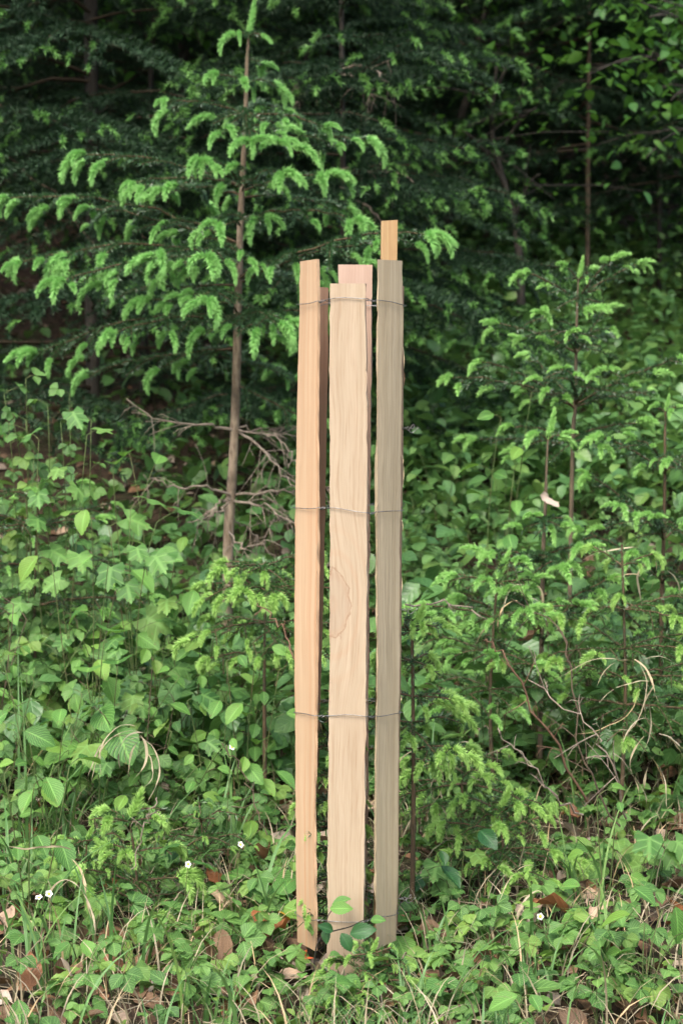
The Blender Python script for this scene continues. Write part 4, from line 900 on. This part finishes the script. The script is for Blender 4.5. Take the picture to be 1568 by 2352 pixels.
sap_px('hornbeam_sapling', 60, 3.3, [(10, 1780, 3.2), (80, 1800, 3.2), (160, 1760, 3.25)], 'hornbeam', .055, 4, 'hornbeam seedling with ribbed leaves at the left edge, low down', 'seedling', 117)
sap_px('hornbeam_sapling', 185, 3.12, [(165, 2170, 3.05), (200, 2180, 3.05)], 'hornbeam', .045, 2, 'hornbeam seedling of few ribbed leaves in lower left grass', 'seedling', 118, face=1)
def leaf_between(root, base, kind, a, b, rng, nrm=(0, -.75, .65)):
    X = Vector(b-a); L = X.length; X.normalize(); Z = Vector(nrm); Z = (Z-X*Z.dot(X)).normalized(); Y = Z.cross(X)
    M = Matrix((X*L, Y*L, Z*L)).transposed().to_4x4(); M.translation = Vector(a-base)
    link('leaf', LM[kind][rng.integers(len(LM[kind]))], root, M)
def twig_at_foot():
    rng = R(119); b = gp(P(719, 2214, 3.06)[0], 3.06); root = thing('hornbeam_sapling', b, 'dark hornbeam twig leaning across the foot of the tan slat', 'seedling'); g = Geo()
    for pts in ([(719, 2240), (726, 2176), (741, 2145), (753, 2105), (762, 2091)], [(741, 2145), (763, 2139), (805, 2128), (829, 2116), (849, 2112)]): tube(g, polyline([P(x, y, 3.07) for x, y in pts], 20)-b, np.linspace(.0014, .0008, 20), 4)
    g.obj('stem', G['bark_dark'], root)
    for k, x0, y0, x1, y1, dd, nr in [('hornbeam', 757, 2087, 807, 2084, 0, (0, -.8, .5)), ('hornbeam', 762, 2078, 802, 2060, .03, (.2, -.4, .9)), ('hornbeam_dark', 803, 2146, 860, 2132, 0, (.1, -.8, .5)), ('hornbeam_dark', 783, 2143, 808, 2184, -.02, (.2, -.9, .4)), ('hornbeam_dark', 765, 2139, 734, 2124, 0, (-.1, -.8, .6)), ('hornbeam_dark', 752, 2130, 746, 2168, .01, (-.5, -.8, .2)), ('hornbeam', 850, 2114, 882, 2110, .02, (0, -.7, .7))]:
        leaf_between(root, b, k, P(x0, y0, 3.06+dd), P(x1, y1, 3.05+dd), rng, nr)
twig_at_foot()
sap_px('hornbeam_sapling', 690, 2.85, [(690, 2270, 2.9), (740, 2290, 2.88)], 'hornbeam', .042, 3, 'hornbeam seedling in front of the guard at the bottom edge', 'seedling', 120)
sap_px('hornbeam_sapling', 1390, 3.2, [(1370, 2060, 3.15), (1420, 2050, 3.12), (1400, 2100, 3.1)], 'hornbeam', .045, 3, 'hornbeam seedling with pale leaves above the rust coloured leaf', 'seedling', 121)
sap_px('hornbeam_sapling', 1490, 3.0, [(1520, 2090, 3.0), (1480, 2120, 2.98), (1550, 2150, 2.97)], 'hornbeam', .058, 3, 'hornbeam seedling with large hanging leaves at lower right edge', 'seedling', 122, tilt=(.4, 1.1))
sap_px('hornbeam_sapling', 1400, 3.45, [(1370, 1830, 3.4), (1410, 1850, 3.38)], 'hornbeam', .042, 3, 'hornbeam seedling with light leaves at right above the dead twigs', 'seedling', 123)
sap_px('hornbeam_sapling', 1060, 3.45, [(1000, 1960, 3.4), (1070, 1920, 3.4), (980, 2000, 3.4)], 'hornbeam_dark', .05, 3, 'dark hornbeam seedling right beside the grey slat foot', 'seedling', 124)
sap_px('hornbeam_sapling', 1200, 2.85, [(1200, 2290, 2.85), (1240, 2310, 2.83)], 'hornbeam', .06, 2, 'hornbeam seedling with broad leaves at the bottom right', 'seedling', 125, face=1)
sap_px('hornbeam_sapling', 20, 2.95, [(40, 2300, 2.9), (90, 2330, 2.88)], 'hornbeam', .045, 3, 'hornbeam seedling in the bottom left corner', 'seedling', 126)
sap_px('hornbeam_sapling', 1130, 4.6, [(1150, 960, 4.5), (1220, 900, 4.5), (1180, 1080, 4.5)], 'hornbeam', .05, 9, 'sapling with pale oval leaves between the guard and the right spruces', 'sapling', 127, tilt=(-.1, .4))
# brambles and leafy herbs that build the left thicket and the right background
thick_l = 'bramble shoots in the left thicket'; thick_r = 'bramble shoots behind the right spruces'
rng0 = R(200)
for i in range(62):
    d = 3.7+1.5*rng0.random(); x = -60+640*rng0.random(); h = (.14+.30*rng0.random())*(1.1 if x < 300 else .75); b = at_d(x, d); k = rng0.random()
    sapling('bramble', b, [(.13*rng0.normal(), -.06+.1*rng0.normal(), h*(.5+.7*rng0.random())) for _ in range(3)], 'bramble' if k < .45 else 'herb' if k < .75 else 'hornbeam', .055 if k < .45 else .042, 7, '@leafy bramble shoot', 'bramble', 900+i, thick_l, stem_mat='stem' if rng0.random() < .6 else 'bark_brown', r0=.0012)
for i in range(26):
    d = 4.2+1.8*rng0.random(); x = 930+640*rng0.random(); b = at_d(x, d); h = .12+.2*rng0.random(); k = rng0.random()
    sapling('bramble', b, [(.12*rng0.normal(), -.05+.1*rng0.normal(), h*(.5+.7*rng0.random())) for _ in range(3)], 'bramble' if k < .5 else 'herb', .05, 5, '@leafy bramble shoot', 'bramble', 960+i, thick_r, r0=.0012)
for i, (x, y, d) in enumerate([(60, 870, 4.5), (10, 905, 4.45), (30, 960, 4.4), (160, 905, 4.5)]):
    b = at_d(x+20, d); sapling('bramble', b, [off(b, x, y, d-.05), off(b, x+50, y+60, d-.08)], 'bramble', .055, 10, ['tall bramble shoot topping the left thicket', 'bramble shoot at the left edge below the spruce boughs', 'lower bramble shoot at the left edge of the thicket', 'bramble shoot beside the tall one in the left thicket'][i], 'bramble', 980+i, r0=.0014)
# strawberries, docks and herbs low down
areas = [('left of the guard, far from it', 0, 400, 1750, 2360, 46), ('between the lower left seedlings and the guard', 400, 690, 1560, 2330, 46), ('right of the guard foot', 920, 1200, 1900, 2350, 34), ('at the lower right of the picture', 1200, 1570, 1750, 2350, 36), ('right in front of the guard foot', 690, 920, 2225, 2345, 14)]
for j, (nm, x0, x1, y0, y1, n) in enumerate(areas):
    for i in range(n):
        b = ground_px(x0+(x1-x0)*rng0.random(), y0+40+(y1-y0)*rng0.random()**.9)
        if abs(b[0]-gx) < .12 and abs(b[1]-3.2) < .14: continue
        rosette('strawberry_plant', b, 'berry', .050, int(rng0.integers(3, 6)), .045+.055*rng0.random(), '@wild strawberry plant', 'strawberry plant', 1000+j*100+i, 'wild strawberries '+nm)
for i, (x, y, s, lab) in enumerate([(565, 2080, .075, 'plant with large ribbed green leaves left of the peach slat foot'), (610, 2140, .07, 'broad leaved plant at the corner of the peach slat'), (250, 2200, .085, 'dock plant with long dark leaves in lower left grass'), (900, 2190, .065, 'broad green leaf rosette right of the tan slat foot'), (1240, 2120, .075, 'plant with one long folded leaf left of the pale dead leaf'),
                                    (1270, 1990, .07, 'upright long leaved plant among dead twigs at right'), (1390, 2010, .08, 'lily leaved plant drooping at right beside dry grass'), (560, 1960, .06, 'broad leaved plant below the white flower left of the guard'), (1190, 2330, .08, 'large leaf rosette at the bottom edge right of centre'), (420, 2330, .06, 'small leaf rosette at the bottom edge left of centre')]):
    rosette('broad_leaved_plant', ground_px(x, y+30), 'dock' if i not in (0, 1, 3, 7) else 'round', s, 4, .05, lab, 'plant', 1600+i, None, tilt=(-.5, .4))
# strawberry flowers
def flower(x, y, d, label, seed):
    rng = R(seed); p = P(x, y, d); b = gp(p[0]+.02*rng.normal(), d+.01); root = thing('strawberry_flower', b, label, 'flower', None); o = p-b
    g = Geo(); tube(g, bez(A(0, 0, -.01), A(0, 0, o[2]*.6), o, 6), .0008, 4); g.obj('stem', G['stem'], root)
    g = Geo(); V, F, U = leaf_oval(5, .5, .9, .2, -.1, 0, 0, cols=2); g.add(V*.0055, F, U); me = g.mesh('petal', G['petal'])
    tl = Matrix.Translation(Vector(o)) @ Matrix.Rotation(.9+.3*rng.normal(), 4, 'X') @ Matrix.Rotation(.3*rng.normal(), 4, 'Y')
    for k in range(5): link('petal', me, root, tl @ Matrix.Rotation(k*1.2566, 4, 'Z') @ Matrix.Translation((.0015, 0, 0)) @ Matrix.Rotation(-.2, 4, 'Y'))
    g = Geo(); a = np.linspace(0, 1, 5); tube(g, np.stack([0*a, 0*a, .003*a], 1), [.0028, .003, .0026, .0016, .0006], 8); link('flower_centre', g.mesh('flower_centre', G['pollen']), root, tl)
for i, (x, y, d, l) in enumerate([(90, 2062, 3.15, 'left one of the two white flowers at lower left'), (113, 2053, 3.15, 'right one of the two white flowers at lower left'), (533, 1716, 3.6, 'white flower below the dry grass left of the guard'), (552, 1940, 3.35, 'white flower left of the peach slat, low down'), (433, 1985, 3.35, 'small white flower in front of the low dark maple seedling'), (1240, 1835+270, 3.2, 'white flower above the pale dead leaf at right')]): flower(x, y, d, l, 1700+i)

# fallen leaves
def dead_leaf(r):
    V, F, U = leaf_oval(9, .33, .85, .35*r.normal()+.3, .5*r.normal(), .06, .03); V[:, 2] += .08*np.sin(V[:, 0]*7+r.random()*6)+.10*np.sin(V[:, 1]*9+r.random()*6); return V, F, U
for k in ('litter', 'litter_pale', 'litter_rust', 'yellow', 'red'): LM[k] = lm('fallen_leaf', dead_leaf, k, 5, {'litter': 1, 'litter_pale': 6, 'litter_rust': 11, 'yellow': 16, 'red': 21}[k]+1800)
def fallen(x, y, kind, s, label, seed, group=None, lift=.045, tilt=None, d=None):
    rng = R(seed); b = ground_px(x, y) if d is None else P(x, y, d)
    o = link('fallen_leaf', LM[kind][rng.integers(5)], None, TRS(b+UP*lift, rng.random()*6.283, (.25*rng.normal() if tilt is None else tilt), .4*rng.normal()+.3, s)); tag(o, label, 'fallen leaf', group)
for i, (x, y, k, s, l) in enumerate([(1265, 2140, 'litter_pale', .11, 'large pale grey dead leaf right of the guard'), (1335, 2185, 'litter_rust', .10, 'rust coloured curled dead leaf beside the pale one'), (1450, 2265, 'litter_rust', .085, 'flat orange brown dead leaf at lower right'), (1095, 2295, 'litter', .06, 'brown dead leaf at the bottom right of the guard'), (1000, 2310, 'litter_rust', .05, 'curled brown dead leaf by the bottom edge right of the guard'),
                                     (360, 1895, 'litter_pale', .06, 'pale curled dead leaf behind the star tipped seedling'), (490, 2100, 'litter_rust', .055, 'rusty dead leaf in the shade left of the ribbed leaves'), (600, 2040, 'litter', .05, 'brown dead leaf among strawberries left of the guard'), (635, 2195, 'litter_rust', .10, 'large rust brown dead leaf at the foot of the peach slat'), (20, 1925, 'litter_pale', .06, 'pale curled dead leaf at the left edge'),
                                     (12, 2215, 'litter_pale', .07, 'whitish dead leaf at the left edge near the bottom'), (535, 2150, 'litter_pale', .05, 'pale shrivelled dead leaf left of the yellow leaf'), (652, 2170, 'yellow', .045, 'yellow fallen leaf at the foot of the peach slat'), (700, 2285, 'red', .03, 'small red leaf in front of the guard'), (1210, 1900, 'litter_pale', .05, 'pale dead leaf between the dead twigs'),
                                     (1400, 1890, 'litter_pale', .06, 'tan dead leaf standing among the dead twigs at right'), (980, 2260, 'litter_pale', .05, 'pale dead leaf right of the tan slat foot'), (700, 2240, 'litter', .045, 'shrivelled brown leaf just left of the tan slat foot'), (850, 2265, 'litter', .05, 'brown dead leaf just in front of the tan slat'), (1500, 2150, 'litter', .055, 'brown dead leaf under the hanging leaves at lower right')]): fallen(x, y, k, s, l, 1900+i)
fallen(1242, 1130, 'litter_pale', .045, 'withered tan leaf caught on the stem of the pronged spruce', 1950, None, 0, 1.2, 4.12)
fallen(1240, 1440, 'litter', .07, 'curled brown leaf caught in the spruces on the right', 1951, None, 0, .4, 3.95)
dl = 'brown dead leaves scattered on the ground'
for i in range(90): fallen(1568*rng0.random(), 1800+580*rng0.random(), ['litter', 'litter', 'litter_rust', 'litter_pale'][i % 4], .04+.035*rng0.random(), ['@brown dead leaf', '@brown dead leaf', '@rusty dead leaf', '@pale dead leaf'][i % 4], 2000+i, dl, .03)

# dead twigs, dry grass tufts and tall grass
def free_twig(pts, r0, label, seed, ntw=6, tw=.1, mat='twig_grey', name='dead_twig'):
    b = pts[0]; o = dead_branch(None, None, np.array(pts)+R(seed+9).normal(size=(len(pts), 3))*.008, R(seed), r0*.72, ntw, tw, mat, name, .1); tag(o, label, 'twig')
free_twig([P(1345, 1850, 3.75), P(1270, 1690, 3.7), P(1180, 1560, 3.68), P(1140, 1475, 3.7), P(1105, 1465, 3.72)], .0042, 'long reddish grey dead twig bent over at its tip, right of the guard', 301, 9, .09, 'stem_red')
free_twig([P(1420, 1900, 3.7), P(1330, 1750, 3.72), P(1300, 1560, 3.75), P(1270, 1450, 3.8), P(1180, 1370, 3.85)], .003, 'thin brown twig rising behind the bent dead twig', 302, 9, .12, 'bark_brown')
free_twig([P(1330, 1880, 3.6), P(1260, 1820, 3.55), P(1215, 1770, 3.5), P(1160, 1680, 3.5)], .003, 'dark dead twig leaning left below the bent one', 303, 8, .1, 'twig_grey')
free_twig([P(1440, 1880, 3.55), P(1395, 1740, 3.5), P(1330, 1660, 3.5), P(1200, 1570, 3.55)], .003, 'grey dead twig crossing the thicket at right', 304, 9, .12, 'twig_grey')
free_twig([P(690, 1530, 3.6), P(640, 1450, 3.65), P(590, 1385, 3.7)], .0024, 'thin orange stem slanting up to the left of the peach slat', 305, 2, .05, 'stem_red')
free_twig([P(925, 1380, 3.8), P(1030, 1395, 3.85), P(1130, 1420, 3.9)], .003, 'pale dead twig lying level right of the guard', 306, 4, .05, 'twig_grey')
free_twig([P(640, 1900, 3.35), P(555, 1790, 3.4), P(520, 1700, 3.45)], .0016, 'thin dark twig standing among strawberries left of the guard', 307, 3, .05, 'bark_brown')
free_twig([P(310, 2010, 3.3), P(330, 1900, 3.3), P(345, 1830, 3.32)], .0016, 'thin pale twig beside the star tipped seedling', 308, 3, .05, 'twig_grey')
def straw_tuft(x, y, d, n, L, label, seed):
    rng = R(seed); g = Geo(); p = P(x, y, d); gz = float(H(p[0], d))
    for _ in range(n):
        m = 16; t = np.linspace(0, 1, m); ph = rng.random()*6
        st = p+rng.normal(size=3)*A(.012, .012, .02); l = L*(.6+.9*rng.random())
        dirn = rng.normal()*.5; kink = np.cumsum(rng.normal(size=m)*.10); ang = -1.9+dirn+kink+1.5*(1-t)**2*np.sign(rng.normal())
        path = st+np.cumsum(np.stack([np.cos(ang), .5*np.sin(kink*1.7+ph), np.sin(ang)], 1)*l/m, axis=0)
        path[:, 2] = np.maximum(path[:, 2], gz+.01)
        w = (.0013+.0028*rng.random()**2)*np.sin(math.pi*np.clip(t*.85+.12, 0, 1)); sa = ph+np.cumsum(rng.normal(size=m)*.35); sd = np.stack([np.cos(sa), np.sin(sa), .6*np.sin(sa+1)], 1)*w[:, None]
        V = np.empty((2*m, 3)); V[0::2] = path-sd; V[1::2] = path+sd; i = np.arange(m-1)*2
        g.add(V, np.concatenate([np.stack([i, i+1, i+3], 1), np.stack([i, i+3, i+2], 1)]), np.stack([np.repeat(t, 2), np.tile([0, 1.], m)], 1), rng.random())
    tag(g.obj('dry_grass_tuft', G['straw']), label, 'dry grass')
straw_tuft(1470, 1540, 3.6, 9, .16, 'curling tuft of pale dry grass hanging at the right edge', 401); straw_tuft(1215, 1380, 3.9, 5, .12, 'few pale dry blades hanging in the spruces at right', 402)
straw_tuft(1490, 1690, 3.5, 7, .13, 'lower tuft of pale dry grass at the right edge', 403); straw_tuft(1490, 1290, 4.0, 5, .10, 'small pale dry grass tuft between the right spruces', 404)
straw_tuft(330, 1700, 3.65, 10, .12, 'tangle of dry grass beside the single lobed leaf', 405); straw_tuft(1000, 1730, 3.6, 6, .08, 'small dry grass curl right of the guard', 406); straw_tuft(1230, 2040, 3.3, 6, .09, 'dry grass curl above the pale dead leaf', 407); straw_tuft(150, 2010, 3.2, 6, .10, 'dry grass blades behind the two white flowers', 408)
def grass_clump(x, d, n, hh, label, seed):
    rng = R(seed); b = at_d(x, d); g = Geo()
    for _ in range(n): blade(g, b+A(.02*rng.normal(), .02*rng.normal(), -.01), rng.random()*6.283, hh*(.6+.6*rng.random()), .004+.004*rng.random(), .5+1.2*rng.random(), rng, n=10)
    tag(g.obj('grass_clump', G['grass']), label, 'grass')
for i, (x, d, n, h, l) in enumerate([(60, 3.75, 7, .55, 'tall grass stalks rising at the left edge of the thicket'), (150, 3.8, 12, .36, 'clump of bending grass below the tall stalks at left'), (30, 3.5, 14, .26, 'dense grass clump at the left edge'), (540, 3.7, 8, .28, 'grass blades rising left of the guard'), (1000, 3.9, 6, .36, 'two tone grass blades between guard and right spruces'), (1010, 3.2, 9, .17, 'fresh grass clump right of the guard foot'),
                                     (1310, 3.5, 8, .22, 'grass clump among the dead twigs at right'), (1390, 3.1, 8, .24, 'long grass blades across the lower right'), (960, 2.95, 9, .15, 'grass clump at the bottom right of the guard'), (480, 2.95, 9, .16, 'grass clump at the bottom left of the guard'), (90, 3.05, 9, .28, 'long bending grass in the lower left corner'), (300, 3.1, 8, .26, 'long grass blades in front of the star tipped seedling')]): grass_clump(x, d, n, h, l, 2200+i)

# ------------------------------------------------------------------ labels that single out the many small plants and leaves
MARKS = [(298, 1890, 'the star tipped spruce seedling'), (100, 2057, 'the two white flowers'), (225, 1720, 'the single pale lobed leaf'), (60, 1420, 'the tall grass stalks at left'), (430, 1965, 'the low dark maple seedling'),
         (705, 2175, 'the foot of the peach slat'), (795, 2240, 'the foot of the tan slat'), (888, 2165, 'the foot of the grey slat'), (1150, 1880, 'the dense spruce seedling'), (1265, 2140, 'the large pale dead leaf'), (1345, 2185, 'the rust coloured curled leaf'),
         (1520, 2130, 'the large hanging hornbeam leaves'), (0, 2352, 'the bottom left corner'), (1568, 2352, 'the bottom right corner'), (1300, 1750, 'the bent dead twig'), (250, 2240, 'the long leaved dock plant'), (565, 2090, 'the large ribbed leaves'),
         (245, 1530, 'the large rounded leaves'), (330, 1230, 'the broad lobed maple sapling'), (620, 1110, 'the bare dead spruce branches'), (1257, 980, 'the three pronged leader'), (1427, 1300, 'the bare orange spruce tip'), (1527, 960, 'the spruce at the right edge'),
         (946, 1480, 'the spruce touching the guard'), (552, 1940, 'the white flower by the peach slat'), (533, 1716, 'the white flower below dry grass'), (60, 880, 'the tall bramble shoot'), (1470, 1600, 'the curling dry grass tuft'), (1450, 2265, 'the flat orange brown leaf'), (480, 2340, 'the grass clump at the bottom'), (1095, 2300, 'the bottom grass right of the guard')]
ORD = ['nearest to', 'second nearest to', 'third nearest to', 'fourth nearest to', 'fifth nearest to', 'sixth nearest to', 'seventh nearest to', 'eighth nearest to', 'ninth nearest to', 'tenth nearest to', 'eleventh nearest to', 'twelfth nearest to']
bins = {}
for o in bpy.data.objects:
    l = o.get('label', '')
    if l.startswith('@'):
        p = o.matrix_basis.translation; hgt = .2 if 'bramble' in l else .05
        c, sn = math.cos(PITCH), math.sin(PITCH); zz = p.z+hgt-ZC; fw = p.y*c-zz*sn; up_ = p.y*sn+zz*c
        px, py = 784+FPX*p.x/fw, 1176-FPX*up_/fw
        k = min(range(len(MARKS)), key=lambda i: math.hypot(px-MARKS[i][0], py-MARKS[i][1])); dx, dy = px-MARKS[k][0], py-MARKS[k][1]
        side = ('to the right' if dx > 0 else 'to the left') if abs(dx) > abs(dy) else ('below it' if dy > 0 else 'above it')
        bins.setdefault((l[1:], k, side), []).append((math.hypot(dx, dy), o.name))
for (kind, k, side), lst in bins.items():
    for i, (_, nm) in enumerate(sorted(lst)): bpy.data.objects[nm]['label'] = f'{kind} {ORD[min(i, 11)]} {MARKS[k][2]}, {side}'
